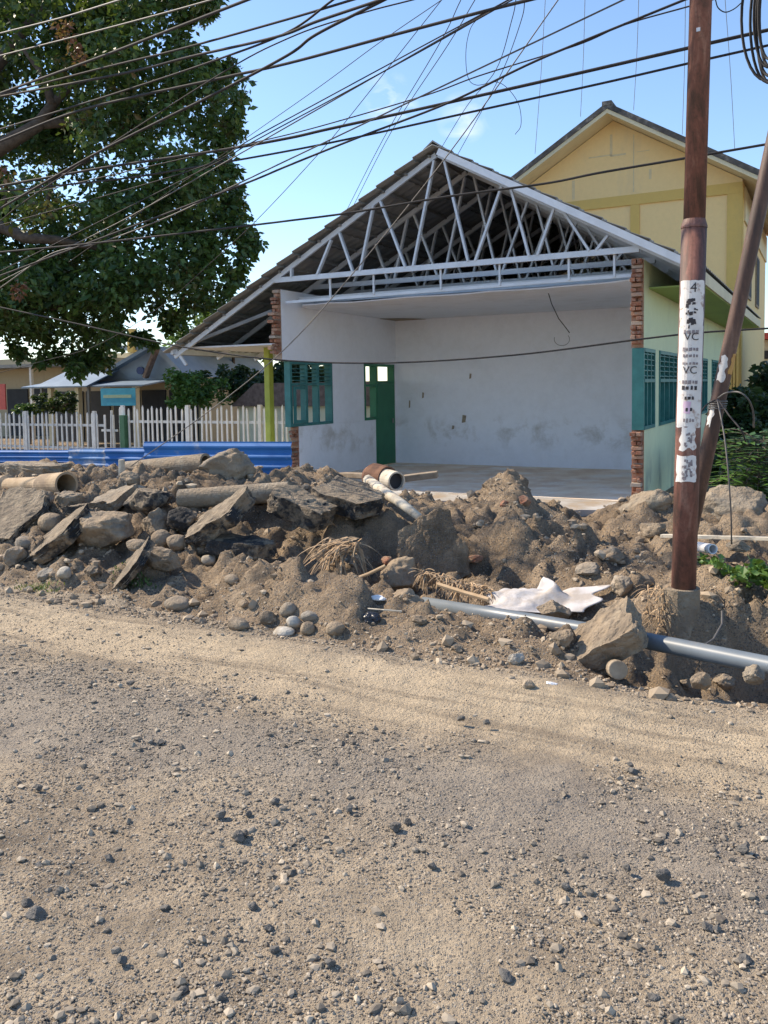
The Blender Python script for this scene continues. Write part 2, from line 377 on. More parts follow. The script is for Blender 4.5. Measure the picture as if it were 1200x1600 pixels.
# ------------------------------------------------------------------ mesh builder (everything is authored in street coordinates a, b, z)
class MB:
    def __init__(s): s.v = []; s.f = []; s.m = []
    def add(s, verts, faces, mi=0):
        o = len(s.v); s.v.extend([tuple(v) for v in verts])
        s.f.extend([tuple(i + o for i in f) for f in faces])
        s.m.extend(mi if isinstance(mi, list) else [mi] * len(faces))
        return s
    def box(s, a0, a1, b0, b1, z0, z1, mi=0):
        # mi may be a list of six: -a +a -b +b -z +z
        v = [(a0, b0, z0), (a1, b0, z0), (a1, b1, z0), (a0, b1, z0), (a0, b0, z1), (a1, b0, z1), (a1, b1, z1), (a0, b1, z1)]
        f = [(0, 4, 7, 3), (1, 2, 6, 5), (0, 1, 5, 4), (2, 3, 7, 6), (0, 3, 2, 1), (4, 5, 6, 7)]
        return s.add(v, f, mi)
    def bar(s, p0, p1, w, h, up=(0, 0, 1), mi=0):
        p0 = Vector(p0); p1 = Vector(p1); d = (p1 - p0).normalized(); u = Vector(up)
        x = d.cross(u)
        if x.length < 1e-4: x = d.cross(Vector((0, 1, 0)))
        x.normalize(); y = x.cross(d).normalized()
        v = []
        for p in (p0, p1):
            for sx, sy in ((-1, -1), (1, -1), (1, 1), (-1, 1)):
                v.append(p + x * (sx * w / 2) + y * (sy * h / 2))
        f = [(3, 2, 1, 0), (4, 5, 6, 7)] + [(i, (i + 1) % 4, 4 + (i + 1) % 4, 4 + i) for i in range(4)]
        return s.add(v, f, mi)
    def tube(s, pts, r, n=8, caps=True, mi=0, rs=None):
        pts = [Vector(p) for p in pts]; k = len(pts); o = len(s.v)
        ref = None; V = []
        for i, p in enumerate(pts):
            d = (pts[min(i + 1, k - 1)] - pts[max(i - 1, 0)]).normalized()
            if ref is None:
                ref = d.cross(Vector((0.3, 0.2, 1)))
                if ref.length < .05: ref = d.cross(Vector((1, 0, 0)))
            x = (ref - d * ref.dot(d)).normalized(); ref = x; y = d.cross(x)
            rr = rs[i] if rs else r
            for j in range(n):
                t = 2 * math.pi * j / n
                V.append(p + x * (rr * math.cos(t)) + y * (rr * math.sin(t)))
        F = []
        for i in range(k - 1):
            for j in range(n):
                F.append((i * n + j, i * n + (j + 1) % n, (i + 1) * n + (j + 1) % n, (i + 1) * n + j))
        if caps:
            F.append(tuple(range(n - 1, -1, -1))); F.append(tuple((k - 1) * n + j for j in range(n)))
        return s.add(V, F, mi)
    def pipe(s, p0, p1, r, thick, n=24, mi=0, flare=None):
        # hollow pipe with real wall thickness; flare = [(t, radius)...]
        p0 = Vector(p0); p1 = Vector(p1); d = (p1 - p0).normalized()
        x = d.cross(Vector((.2, .1, 1))).normalized(); y = d.cross(x)
        prof = flare or [(0, r), (1, r)]
        ring = [(t, rr) for t, rr in prof] + [(t, rr - thick) for t, rr in reversed(prof)]
        V = []
        for t, rr in ring:
            c = p0.lerp(p1, t)
            for j in range(n):
                q = 2 * math.pi * j / n
                V.append(c + x * rr * math.cos(q) + y * rr * math.sin(q))
        k = len(ring)
        F = [(i * n + j, i * n + (j + 1) % n, ((i + 1) % k) * n + (j + 1) % n, ((i + 1) % k) * n + j) for i in range(k) for j in range(n)]
        return s.add(V, F, mi)
    def prism(s, poly, axis, t0, t1, mi=0):
        # poly in the other two axes; extruded along axis ('b': poly (a,z); 'a': poly (b,z); 'z': poly (a,b))
        def P(q, t):
            return {'b': (q[0], t, q[1]), 'a': (t, q[0], q[1]), 'z': (q[0], q[1], t)}[axis]
        n = len(poly); V = [P(q, t0) for q in poly] + [P(q, t1) for q in poly]
        F = [tuple(range(n)), tuple(range(2 * n - 1, n - 1, -1))] + [(i, i + n, (i + 1) % n + n, (i + 1) % n) for i in range(n)]
        return s.add(V, F, mi)
    def mesh(s, name, mats, org=(0, 0, 0), smooth=False, fix=True):
        me = bpy.data.meshes.new(name)
        ox, oy, oz = org
        me.from_pydata([(v[0] - ox, v[1] - oy, v[2] - oz) for v in s.v], [], s.f)
        for m in (mats if isinstance(mats, (list, tuple)) else [mats]): me.materials.append(m)
        me.polygons.foreach_set('material_index', s.m)
        if smooth: me.polygons.foreach_set('use_smooth', [True] * len(s.f))
        me.update()
        if fix and len(s.f) < 60000:
            bm = bmesh.new(); bm.from_mesh(me); bmesh.ops.recalc_face_normals(bm, faces=bm.faces); bm.to_mesh(me); bm.free()
        return me
    def build(s, name, mats, parent=None, org=None, smooth=False, bevel=0, fix=True):
        """one mesh object: top-level (org = its base in street coordinates) or the part of a parent"""
        if parent is not None: org = parent['_org']
        if org is None:
            arr = np.array(s.v); org = ((arr[:, 0].min() + arr[:, 0].max()) / 2, (arr[:, 1].min() + arr[:, 1].max()) / 2, arr[:, 2].min())
        o = bpy.data.objects.new(name, s.mesh(name, mats, org, smooth, fix))
        COL.objects.link(o)
        o['_org'] = [float(x) for x in org]
        if parent is not None: o.parent = parent
        else:
            o.location = W(*org); o.rotation_euler = (0, 0, -TH)
        if bevel:
            b = o.modifiers.new('bevel', 'BEVEL'); b.width = bevel; b.segments = 2; b.limit_method = 'ANGLE'; b.angle_limit = math.radians(40)
        return o
def tag(o, label, cat, group=None, kind=None):
    if label: o['label'] = label
    if cat: o['category'] = cat
    if group: o['group'] = group
    if kind: o['kind'] = kind
    return o
def empty(name, org, label, cat, group=None):
    o = bpy.data.objects.new(name, None); COL.objects.link(o)
    o.empty_display_size = .2
    o.location = W(*org); o.rotation_euler = (0, 0, -TH); o['_org'] = [float(x) for x in org]
    return tag(o, label, cat, group)
def copy_part(o, parent, offset):
    c = o.copy(); COL.objects.link(c); c.parent = parent
    c.location = Vector(o.location) + Vector(offset)
    return c

# ------------------------------------------------------------------ numpy value noise
def vnoise(x, y, seed=0):
    xi = np.floor(x).astype(np.int64); yi = np.floor(y).astype(np.int64)
    xf = x - xi; yf = y - yi
    u = xf * xf * xf * (xf * (xf * 6 - 15) + 10); v = yf * yf * yf * (yf * (yf * 6 - 15) + 10)
    def h(i, j):
        n = (i * 374761393 + j * 668265263 + seed * 974711) & 0x7fffffff
        n = ((n ^ (n >> 13)) * 1274126177) & 0x7fffffff
        return ((n ^ (n >> 16)) & 0xffff) / 65535.0
    return (h(xi, yi) * (1 - u) + h(xi + 1, yi) * u) * (1 - v) + (h(xi, yi + 1) * (1 - u) + h(xi + 1, yi + 1) * u) * v
def fbm(x, y, oct=5, seed=0, gain=.5):
    s = np.zeros_like(x); a = 1.; t = 0.
    for o in range(oct):
        s += a * (vnoise(x * 2 ** o, y * 2 ** o, seed + o * 17) - .5); t += a; a *= gain
    return s / t

def worley(x, y, seed):
    # flat topped lumps of random size: steep sided clods
    xi = np.floor(x).astype(np.int64); yi = np.floor(y).astype(np.int64); out = np.zeros_like(x)
    def h(i, j, k):
        n = (i * 374761393 + j * 668265263 + (seed * 31 + k) * 974711) & 0x7fffffff
        n = ((n ^ (n >> 13)) * 1274126177) & 0x7fffffff
        return ((n ^ (n >> 16)) & 0xffff) / 65535.0
    for di in (-1, 0, 1):
        for dj in (-1, 0, 1):
            i = xi + di; j = yi + dj
            px = i + h(i, j, 1); py = j + h(i, j, 2); r = .2 + .45 * h(i, j, 3); t = h(i, j, 4) * 6.28; e = .6 + .8 * h(i, j, 5)
            dx = x - px; dy = y - py
            u = (dx * np.cos(t) + dy * np.sin(t)) * e; v = (-dx * np.sin(t) + dy * np.cos(t)) / e
            d = np.maximum(np.abs(u), np.abs(v)) * .6 + np.hypot(u, v) * .4
            tilt = 1 + .8 * (u / r) * (h(i, j, 6) - .5)
            out = np.maximum(out, np.clip((r - d) / (.35 * r), 0, 1) * r * 1.5 * tilt * (h(i, j, 7) > .35))
    return out
# ------------------------------------------------------------------ terrain
PROF = {
 -200: [(4.9, 0), (6, .2), (8, .4), (9.5, .4), (11, .3), (13, .05), (14, 0)],
 0: [(4.95, 0), (5.3, .1), (6.0, .45), (6.6, .58), (7.5, .5), (8, .48), (9.5, .45), (11, .35), (13, .08), (14, 0)],
 100: [(5.0, 0), (5.5, .2), (6.2, .5), (6.8, .65), (8, .55), (9.5, .45), (11, .3), (13, .05), (14, 0)],
 200: [(4.95, 0), (5.5, .15), (6, .3), (6.5, .58), (7, .70), (8, .6), (9.5, .45), (11, .3), (13, .05), (14, 0)],
 300: [(4.85, 0), (5.3, .1), (5.7, .13), (6.2, .33), (6.7, .66), (7.3, .78), (8, .65), (9.5, .5), (11, .35), (12.5, .05), (14, 0)],
 400: [(4.78, 0), (5.05, .2), (5.3, .33), (5.6, .27), (5.9, .10), (6.3, .2), (6.7, .5), (7.3, .64), (8, .6), (9.5, .5), (11, .35), (12.2, .1), (13, 0)],
 500: [(4.72, 0), (5.0, .2), (5.3, .33), (5.7, .12), (6.0, .02), (6.5, .14), (6.9, .5), (7.5, .62), (8.5, .6), (10, .48), (11.3, .25), (12.2, .02), (13, 0)],
 600: [(4.7, 0), (5.0, .08), (5.3, .16), (5.6, .05), (6.0, -.06), (6.75, -.02), (7.0, .36), (7.5, .47), (8.5, .35), (9.5, .25), (10.6, .10), (11.3, .02), (12.2, -.03)],
 700: [(4.65, 0), (5.0, .05), (5.4, .07), (6, -.06), (6.95, -.03), (7.2, .36), (7.7, .46), (8.6, .32), (9.5, .16), (10.4, .05), (11.2, -.03), (12.2, -.05)],
 800: [(4.65, 0), (5, .03), (5.4, .04), (6, -.05), (6.9, -.02), (7.2, .28), (7.7, .5), (8.4, .68), (8.9, .66), (9.4, .42), (10.0, .12), (10.6, -.03), (12.2, -.05)],
 855: [(4.6, 0), (5, .02), (5.4, .02), (6, -.05), (6.6, .03), (7.2, .2), (7.8, .36), (8.4, .40), (8.9, .32), (9.4, .14), (10, -.03), (10.6, -.08), (12.2, -.08)],
 900: [(4.6, 0), (5, .02), (5.4, 0), (5.8, -.06), (6.2, .03), (6.8, .15), (7.5, .27), (8.2, .28), (8.8, .2), (9.4, .08), (10, -.05), (10.5, -.1), (12.2, -.1)],
 1000: [(4.5, 0), (4.75, -.02), (4.9, -.2), (5.3, -.36), (5.75, -.3), (6, .05), (6.8, .15), (7.5, .22), (8.3, .33), (9, .46), (9.5, .4), (10.2, .1), (11, -.03), (12.2, -.05)],
 1100: [(4.5, 0), (4.75, -.02), (4.95, -.32), (5.4, -.48), (5.95, -.42), (6.1, .12), (6.5, .2), (7.2, .22), (8, .3), (8.6, .45), (9.2, .5), (9.8, .35), (10.5, .05), (12.2, -.1)],
 1200: [(4.6, 0), (4.85, -.03), (5.05, -.36), (5.5, -.55), (6.15, -.48), (6.3, .14), (6.7, .22), (7.3, .25), (8, .33), (8.6, .5), (9.2, .55), (10, .25), (12, 0)],
 1500: [(4.7, 0), (4.95, -.03), (5.2, -.3), (5.6, -.45), (6.0, -.32), (6.4, .1), (7, .22), (8, .33), (9, .5), (10, .25), (12, 0)],
}
SACK_A = at_b(846, 938, 6.15).x
PIPE_Z0, PIPE_Z1 = at_b(662, 943, 5.88).z, at_b(1205, 1041, 4.97).z
PK = sorted(PROF)
BGRID = np.arange(4.0, 15.01, .02)
PTAB = np.array([np.interp(BGRID, [p[0] for p in PROF[k]], [p[1] for p in PROF[k]]) for k in PK])
kern = np.exp(-np.linspace(-2, 2, 9) ** 2); kern /= kern.sum()
PTAB = np.array([np.convolve(np.pad(r, 4, mode='edge'), kern, 'valid') for r in PTAB])
def base_height(a, b):
    a = np.asarray(a, float); b = np.asarray(b, float)
    x = a * AX[0] + b * BX[0]; y = np.maximum(a * AX[1] + b * BX[1], .6)
    px = np.clip(600 + FPX * x / y, PK[0], PK[-1])
    px = np.where((a > 2) & (y < 1), PK[-1], px)
    ki = np.clip(np.searchsorted(PK, px, side='right') - 1, 0, len(PK) - 2)
    k0 = np.array(PK)[ki]; k1 = np.array(PK)[ki + 1]
    t = (px - k0) / (k1 - k0); t = t * t * (3 - 2 * t)
    bi = np.clip((b - 4.0) / .02, 0, len(BGRID) - 1.001); i0 = bi.astype(int); f = bi - i0
    z0 = PTAB[ki, i0] * (1 - f) + PTAB[ki, i0 + 1] * f
    z1 = PTAB[ki + 1, i0] * (1 - f) + PTAB[ki + 1, i0 + 1] * f
    z = z0 * (1 - t) + z1 * t
    z = np.where((b < 4.02), 0, z)
    far = np.clip((b - 17) / 6, 0, 1) * np.clip((-9.5 - a) / 2, 0, 1)
    return z - .55 * far
def height(a, b):
    a = np.asarray(a, float); b = np.asarray(b, float)
    z = base_height(a, b)
    bank = np.clip((b - 4.7) / .5, 0, 1) * np.clip((11.6 - b) / 1.2, 0, 1)
    bank = bank * (1 - .75 * np.clip((b - 8.6) / 1.6, 0, 1) * np.clip((a + 6.5) / 1.5, 0, 1))
    rough = fbm(a * 1.6, b * 1.6, 6, 3, .6)
    rid = 1 - np.abs(2 * vnoise(a * 3.1 + 7, b * 3.1, 9) - 1)
    clod = worley(a * 3.2, b * 3.2, 51) * .11 + worley(a * 6.5, b * 6.5, 52) * .075 + worley(a * 13, b * 13, 53) * .04 + np.maximum(vnoise(a * 26, b * 26, 33) - .5, 0) * .03
    z = z + bank * (rough * .24 + (rid - .5) * .05 + clod - .05)
    # trodden flat where the sack lies
    fl = np.clip(1.5 - np.hypot((a - SACK_A - .02) / .62, (b - 6.15) / .34), 0, .5) * 2
    z = z * (1 - fl) + (base_height(a, b) - .03) * fl
    # the pipe and the kerb lie free
    pa, pb_, qa, qb = -2.95, 5.92, -.28, 4.97
    tt = np.clip((a - pa) / (qa - pa), -.05, 1.6); dist = np.abs(b - (pb_ + (qb - pb_) * tt)) / 1.06
    zp = PIPE_Z0 + (PIPE_Z1 - PIPE_Z0) * tt - .045
    m = (a > pa - .1) & (dist < .22)
    z = np.where(m, np.minimum(z, zp + np.maximum(dist - .07, 0) * 1.2), z)
    road = np.clip((4.9 - b) / .5, 0, 1)
    rut = -.028 * np.exp(-((b - 3.95 - .1 * np.sin(a * .5)) / .3) ** 2) - .022 * np.exp(-((b - 2.6 - .08 * np.sin(a * .6 + 1)) / .3) ** 2) + .03 * np.exp(-((b - 4.45) / .16) ** 2)
    z = z + road * (fbm(a * .8, b * .8, 3, 5) * .05 + fbm(a * 4, b * 4, 5, 6, .65) * .034 + fbm(a * 11, b * 11, 3, 66, .7) * .018 + rut * (.6 + fbm(a, b, 2, 8)))
    z = np.where(b > 11.6, z + fbm(a * 1.5, b * 1.5, 4, 12) * .03, z)
    inside = (a > -8.7) & (a < -2.1) & (b > 12.1) & (b < 23.8)
    return np.where(inside, np.minimum(z, -.06), z)
def hz(a, b): return float(height(np.array([a]), np.array([b]))[0])

def axis(seg):
    out = []
    for lo, hi, st in seg: out.extend(np.arange(lo, hi - 1e-6, st))
    return out
def geo_out(start, sign, st, far):
    out = []; x = start
    while abs(x) < far:
        st *= 1.25; x += sign * st; out.append(x)
    return out
ga = sorted(geo_out(-20, -1, .2, 900)) + axis([(-20, -11, .12), (-11, -8, .06), (-8, .8, .036), (.8, 4, .12)]) + [4.0] + geo_out(4.0, 1, .2, 900)
gb = sorted(geo_out(-3, -1, .4, 900)) + axis([(-3, .6, .2), (.6, 4.4, .05), (4.4, 8.2, .034), (8.2, 11.6, .05), (11.6, 16, .15)]) + [16.0] + geo_out(16.0, 1, .3, 900)
GA, GB = np.meshgrid(np.array(ga), np.array(gb), indexing='ij')
edge = 4.72 + .22 * fbm(GA * .7, GA * 0 + 3.3, 4, 40) - .06 * np.clip(GA + 3, -4, 1)
GZ = height(GA, GB)
na, nb = GA.shape
isroad = (GB < edge)
fr = isroad[:-1, :-1]
idx = np.arange(na * nb).reshape(na, nb)
quads = np.stack([idx[:-1, :-1], idx[1:, :-1], idx[1:, 1:], idx[:-1, 1:]], -1)
allv = np.stack([GA.ravel(), GB.ravel(), GZ.ravel()], -1)
def sheet(name, sel, mat):
    q = quads[sel]; used = np.unique(q); remap = np.full(na * nb, -1); remap[used] = np.arange(len(used))
    mb = MB(); mb.v = allv[used].tolist(); mb.f = remap[q].tolist(); mb.m = [0] * len(mb.f)
    o = mb.build(name, mat, org=(0, 0, 0), smooth=True, fix=False)
    o['kind'] = 'structure'
    return o
sheet('road', fr, ROAD)
sheet('ground', ~fr, SOIL)

# ------------------------------------------------------------------ loose gravel (nobody could count it)
rnd = random.Random(5)
ICO = bmesh.new(); bmesh.ops.create_icosphere(ICO, subdivisions=1, radius=1)
IV = np.array([v.co[:] for v in ICO.verts]); IF = [tuple(v.index for v in f.verts) for f in ICO.faces]; ICO.free()
nrs = np.random.RandomState(11)
def scatter(name, n, sampler, size, mat, label, cat, flat=.65):
    got = []; tot = 0
    while tot < n:
        p = sampler(n); got.append(p); tot += len(p)
    P = np.concatenate(got)[:n]
    Z = height(P[:, 0], P[:, 1]); r = size(n)
    k = IV[None] * (1 + nrs.uniform(-.42, .36, (n, len(IV), 1)))
    k = k * (r[:, None] * np.stack([nrs.uniform(.75, 1.35, n), nrs.uniform(.7, 1.1, n), flat * nrs.uniform(.7, 1.2, n)], -1))[:, None, :]
    t = nrs.uniform(0, 6.28, n); c = np.cos(t)[:, None]; sn = np.sin(t)[:, None]
    V = np.stack([k[..., 0] * c - k[..., 1] * sn + P[:, :1], k[..., 0] * sn + k[..., 1] * c + P[:, 1:2], k[..., 2] + (Z + r * .22)[:, None]], -1).reshape(-1, 3)
    F = (np.array(IF)[None] + (np.arange(n) * len(IV))[:, None, None]).reshape(-1, 3)
    me = bpy.data.meshes.new(name)
    me.vertices.add(len(V)); me.vertices.foreach_set('co', V.ravel())
    me.loops.add(len(F) * 3); me.loops.foreach_set('vertex_index', F.ravel())
    me.polygons.add(len(F)); me.polygons.foreach_set('loop_start', np.arange(len(F)) * 3)
    me.update(calc_edges=True); me.validate(); me.polygons.foreach_set('use_smooth', [False] * len(F)); me.materials.append(mat)
    o = bpy.data.objects.new(name, me); COL.objects.link(o); o.rotation_euler = (0, 0, -TH)
    return tag(o, label, cat, kind='stuff')
def road_sampler(n):
    Y = 1.9 + 5.7 * nrs.rand(n) ** 1.3; x = (nrs.rand(n) - .5) * 1.02 * Y
    a = x * AX[0] + Y * AX[1]; b = x * BX[0] + Y * BX[1]
    d = fbm(a * .8, b * .8, 4, 77); d2 = fbm(a * 4, b * 4, 2, 78)
    strip = np.where(a < -1.2, np.exp(-((b - 3.3 + .2 * (a + 2)) / .5) ** 2), 0)
    keep = .30 + d * 2.4 + d2 * .9 + .7 * strip
    keep = np.where(np.abs(b - 4.1) < .35, keep * .3, keep)
    m = (b < 4.75) & (nrs.rand(n) < keep)
    return np.stack([a, b], -1)[m]
def road_size(n):
    q = nrs.rand(n)
    return .0022 + .0055 * q ** 3 + np.where(q > .982, .0115 * nrs.rand(n), 0)
scatter('gravel', 58000, road_sampler, road_size, PEB, 'loose grey gravel scattered over the dusty road', 'gravel')
def bank_sampler(n):
    a = -9.5 + 10.2 * nrs.rand(n); b = 4.6 + 6.2 * nrs.rand(n) ** 1.4
    d = fbm(a * 1.1, b * 1.1, 3, 91)
    m = nrs.rand(n) < .35 + d * 1.6
    return np.stack([a, b], -1)[m]
def bank_size(n):
    q = nrs.rand(n)
    return .004 + .014 * q ** 4 + np.where(q > .98, .036 * nrs.rand(n), 0)
scatter('rubble', 34000, bank_sampler, bank_size, PEBT, 'small stones and crumbs of earth strewn over the spoil bank', 'rubble', .8)

# ------------------------------------------------------------------ larger stones, boulders and slabs, each one a thing
def rock_mesh(size, seed, kind='boulder', cuts=None):
    """size = full extents (w, d, h). boulder: rounded with flattened facets; slab: broken plate; cobble: smooth"""
    r = random.Random(seed)
    bm = bmesh.new()
    n = 20 if kind != 'cobble' else 10
    bmesh.ops.create_cube(bm, size=2)
    bmesh.ops.subdivide_edges(bm, edges=bm.edges[:], cuts=n, use_grid_fill=True)
    planes = []
    for i in range(cuts if cuts is not None else (9 if kind == 'boulder' else 5)):
        d = Vector((r.uniform(-1, 1), r.uniform(-1, 1), r.uniform(-.8, 1))).normalized()
        planes.append((d, r.uniform(.62, .9)))
    off = Vector((r.uniform(-50, 50), r.uniform(-50, 50), r.uniform(-50, 50)))
    corner = [(r.uniform(.62, 1.0)) for _ in range(8)]
    for v in bm.verts:
        p = v.co.copy()
        if kind == 'slab':
            ang = math.atan2(p.y, p.x)
            k = .84 + .2 * mnoise.noise(Vector((math.cos(ang) * 1.6, math.sin(ang) * 1.6, 0)) + off)
            q = max(abs(p.x), abs(p.y), 1e-6); l = math.hypot(p.x, p.y)
            rr = (q / max(l, 1e-6)) * .55 + .45
            p.x *= k * rr ** .6; p.y *= k * rr ** .6
            nn = mnoise.fractal(Vector((p.x * 2.2, p.y * 2.2, p.z * .7)) + off, 1, 2, 5)
            p += Vector((p.x * .10, p.y * .10, .25)) * nn
            f2 = mnoise.fractal(Vector((p.x * 6, p.y * 6, p.z * 3)) + off, .8, 2, 4)
            p += Vector((p.x * .03, p.y * .03, .10)) * f2
        else:
            s = p.normalized()
            p = p.lerp(s * 1.12, .80 if kind == 'boulder' else .96)
            for d, h in planes:
                e = p.dot(d) - h
                if e > 0: p -= d * e * (.92 if kind == 'boulder' else .5)
            nn = mnoise.fractal(p * (1.6 if kind == 'boulder' else 1.0) + off, .9, 2, 6)
            fine = mnoise.fractal(p * 6 + off, .8, 2, 3)
            p *= 1 + (.15 if kind == 'boulder' else .06) * nn + (.045 * fine if kind == 'boulder' else .012 * fine)
        v.co = p
    # normalise extents
    lo = Vector((min(v.co[i] for v in bm.verts) for i in range(3))); hi = Vector((max(v.co[i] for v in bm.verts) for i in range(3)))
    for v in bm.verts:
        v.co = Vector(((v.co[i] - (lo[i] + hi[i]) / 2) / (hi[i] - lo[i]) * size[i] for i in range(3)))
    bmesh.ops.recalc_face_normals(bm, faces=bm.faces)
    return bm
def rock(name, cx, cy, b, wpx, hpx, label, cat, kind='boulder', mats=STONE, depth=None, tilt=0, yaw=0, pitch=0, seed=0, group=None, thick=None, smooth=None, seat=False):
    """a stone whose middle is seen at image point cx, cy on the plane b; wpx x hpx its size there; tilt turns it in the facade plane"""
    c = at_b(cx, cy, b)
    if seat:
        # rest it where the sight line through its foot meets the earth
        bb = np.arange(b - .9, b + 1.2, .01); r = px_ray(cx, cy + hpx * .36); tt = bb / (r.x * BX[0] + r.y * BX[1])
        aa = r.x * tt * AX[0] + r.y * tt * AX[1]; hit = np.nonzero(height(aa, bb) > EYE + r.z * tt)[0]
        if len(hit): c = at_b(cx, cy, float(bb[hit[0]]) + .02)
    Y = c.x * AX[1] + c.y * BX[1]; s = FPX / Y
    w, h = wpx / s, hpx / s
    if kind == 'slab': size = (w, depth or w * .7, thick or h)
    else: size = (w, depth or (w + h) / 2, h)
    bm = rock_mesh(size, seed * 13 + 7, kind)
    mat = Matrix.Rotation(yaw, 4, 'Z') @ Matrix.Rotation(-tilt, 4, 'Y') @ Matrix.Rotation(pitch, 4, 'X')
    if isinstance(mats, (list, tuple)):
        for f in bm.faces:
            f.material_index = 0 if abs(f.normal.z) > .75 and f.normal.z > 0 else 1
    sm = smooth if smooth is not None else kind != 'slab'
    for f in bm.faces: f.smooth = sm
    bmesh.ops.transform(bm, matrix=mat, verts=bm.verts)
    zlo = min(v.co.z for v in bm.verts)
    bmesh.ops.translate(bm, vec=(0, 0, -zlo), verts=bm.verts)
    me = bpy.data.meshes.new(name); bm.to_mesh(me); bm.free()
    for m in (mats if isinstance(mats, (list, tuple)) else [mats]): me.materials.append(m)
    o = bpy.data.objects.new(name, me); COL.objects.link(o)
    o.location = W(c.x, c.y, c.z + zlo); o.rotation_euler = (0, 0, -TH)
    return tag(o, label, cat, group)
R = math.radians
AA = [ASPT, ASPH]
GR = 'rubble heaped beside the road'
# left heap
rock('concrete_chunk', 356, 730, 7.5, 92, 62, 'biggest pale broken concrete chunk, in front of the blue sheets', 'concrete chunk', mats=CONC, seed=1, group=GR)
rock('concrete_kerb', 50, 734, 7.8, 150, 24, 'long flat concrete kerb below the left blue sheets', 'kerb', 'slab', CONC, depth=.5, thick=.2, seed=2, group=GR)
rock('asphalt_slab', 22, 808, 5.75, 105, 30, 'tilted dusty asphalt slab at the left edge of the heap', 'slab', 'slab', AA, depth=.75, thick=.16, tilt=R(-6), pitch=R(38), seed=3, group=GR)
rock('stone', 74, 783, 6.1, 36, 38, 'upright pale stone right of the tilted slab at the left edge', 'stone', mats=STONE, seed=4, group=GR, seat=True)
rock('concrete_piece', 106, 784, 6.2, 52, 36, 'brown concrete piece below the open end of the clay pipe', 'concrete piece', mats=CONC, tilt=R(25), seed=5, group=GR)
rock('asphalt_slab', 132, 794, 6.05, 58, 18, 'short dark slab wedged above the large brown boulder', 'slab', 'slab', AA, depth=.35, thick=.1, tilt=R(8), seed=6, group=GR)
rock('stone', 203, 751, 7.1, 32, 32, 'rounded tan stone at the foot of the wooden stake', 'stone', mats=STONE, seed=7, group=GR, seat=True)
rock('concrete_slab', 174, 782, 6.35, 74, 30, 'sunlit flat tan slab on top of the left heap', 'slab', 'slab', [CONC, STONE], depth=.5, thick=.12, tilt=R(12), pitch=R(22), seed=8, group=GR)
rock('asphalt_chunk', 232, 785, 6.3, 80, 48, 'arched chunk of black asphalt with a brown middle', 'asphalt chunk', mats=[ASPT, ASPH], seed=9, group=GR)
rock('boulder', 246, 814, 6.0, 52, 44, 'brown boulder between the arched asphalt chunk and the round cobbles', 'boulder', mats=STONE, seed=10, group=GR, seat=True)
rock('asphalt_chunk', 286, 811, 6.1, 52, 42, 'pitch black asphalt chunk left of the long leaning slab', 'asphalt chunk', mats=ASPH, seed=11, group=GR)
rock('asphalt_slab', 342, 811, 6.0, 138, 34, 'long leaning asphalt slab with tar black patches on its edge', 'slab', 'slab', AA, depth=.55, thick=.17, tilt=R(26), pitch=R(30), yaw=R(-8), seed=12, group=GR)
rock('asphalt_slab', 84, 846, 5.55, 168, 30, 'long dark slab sloping down to the left under the brown boulder', 'slab', 'slab', AA, depth=.6, thick=.17, tilt=R(29), pitch=R(30), seed=13, group=GR)
rock('boulder', 167, 832, 5.55, 98, 66, 'largest brown boulder in the middle of the left heap', 'boulder', mats=STONE, seed=14, group=GR, seat=True)
rock('cobble', 79, 816, 5.85, 42, 30, 'smooth pale cobble above the long dark sloping slab', 'cobble', 'cobble', STONE, seed=15, group=GR, seat=True)
rock('cobble', 39, 848, 5.5, 36, 22, 'flat cobble at the foot of the tilted slab on the far left', 'cobble', 'cobble', STONE_G, seed=16, group=GR, seat=True)
rock('cobble', 253, 842, 5.7, 36, 30, 'round cobble right of the largest brown boulder', 'cobble', 'cobble', STONE, seed=17, group=GR, seat=True)
rock('cobble', 276, 848, 5.6, 36, 26, 'tan cobble right of the round cobble beside the largest boulder', 'cobble', 'cobble', STONE, seed=18, group=GR, seat=True)
rock('cobble', 315, 857, 5.65, 30, 24, 'grey cobble under the long leaning slab', 'cobble', 'cobble', STONE_G, seed=19, group=GR, seat=True)
rock('cobble', 216, 852, 5.5, 36, 20, 'small tan cobble touching the lower right of the largest boulder', 'cobble', 'cobble', STONE, seed=20, group=GR, seat=True)
rock('cobble', 327, 875, 5.45, 26, 17, 'little white topped cobble in the hollow below the grey cobble', 'cobble', 'cobble', STONE_P, seed=21, group=GR, seat=True)
rock('asphalt_slab', 208, 884, 5.2, 92, 22, 'thin slab standing on edge, sloping down left towards the road', 'slab', 'slab', AA, depth=.4, thick=.09, tilt=R(42), pitch=R(35), seed=22, group=GR)
rock('boulder', 252, 873, 5.35, 56, 38, 'brown boulder right of the thin slab standing on edge', 'boulder', mats=STONE, seed=23, group=GR, seat=True)
rock('asphalt_slab', 382, 853, 5.95, 116, 28, 'low black asphalt slab under the overhang of the bank', 'slab', 'slab', [ASPH, ASPH], depth=.4, thick=.15, tilt=R(-2), seed=24, group=GR)
rock('stone', 101, 895, 5.1, 24, 20, 'small white stone at the left foot of the heap', 'stone', 'cobble', STONE_P, seed=25, group=GR, seat=True)
rock('stone', 72, 898, 5.1, 30, 22, 'small grey stone left of the white stone at the foot', 'stone', mats=STONE_G, tilt=R(20), seed=26, group=GR, seat=True)
rock('stone', 20, 868, 5.3, 40, 30, 'dark grey stone at the far left foot of the heap', 'stone', mats=STONE_G, seed=27, group=GR, seat=True)
rock('stone', 145, 893, 5.15, 30, 20, 'dark broken stone below the largest boulder', 'stone', mats=ASPT, seed=28, group=GR, seat=True)
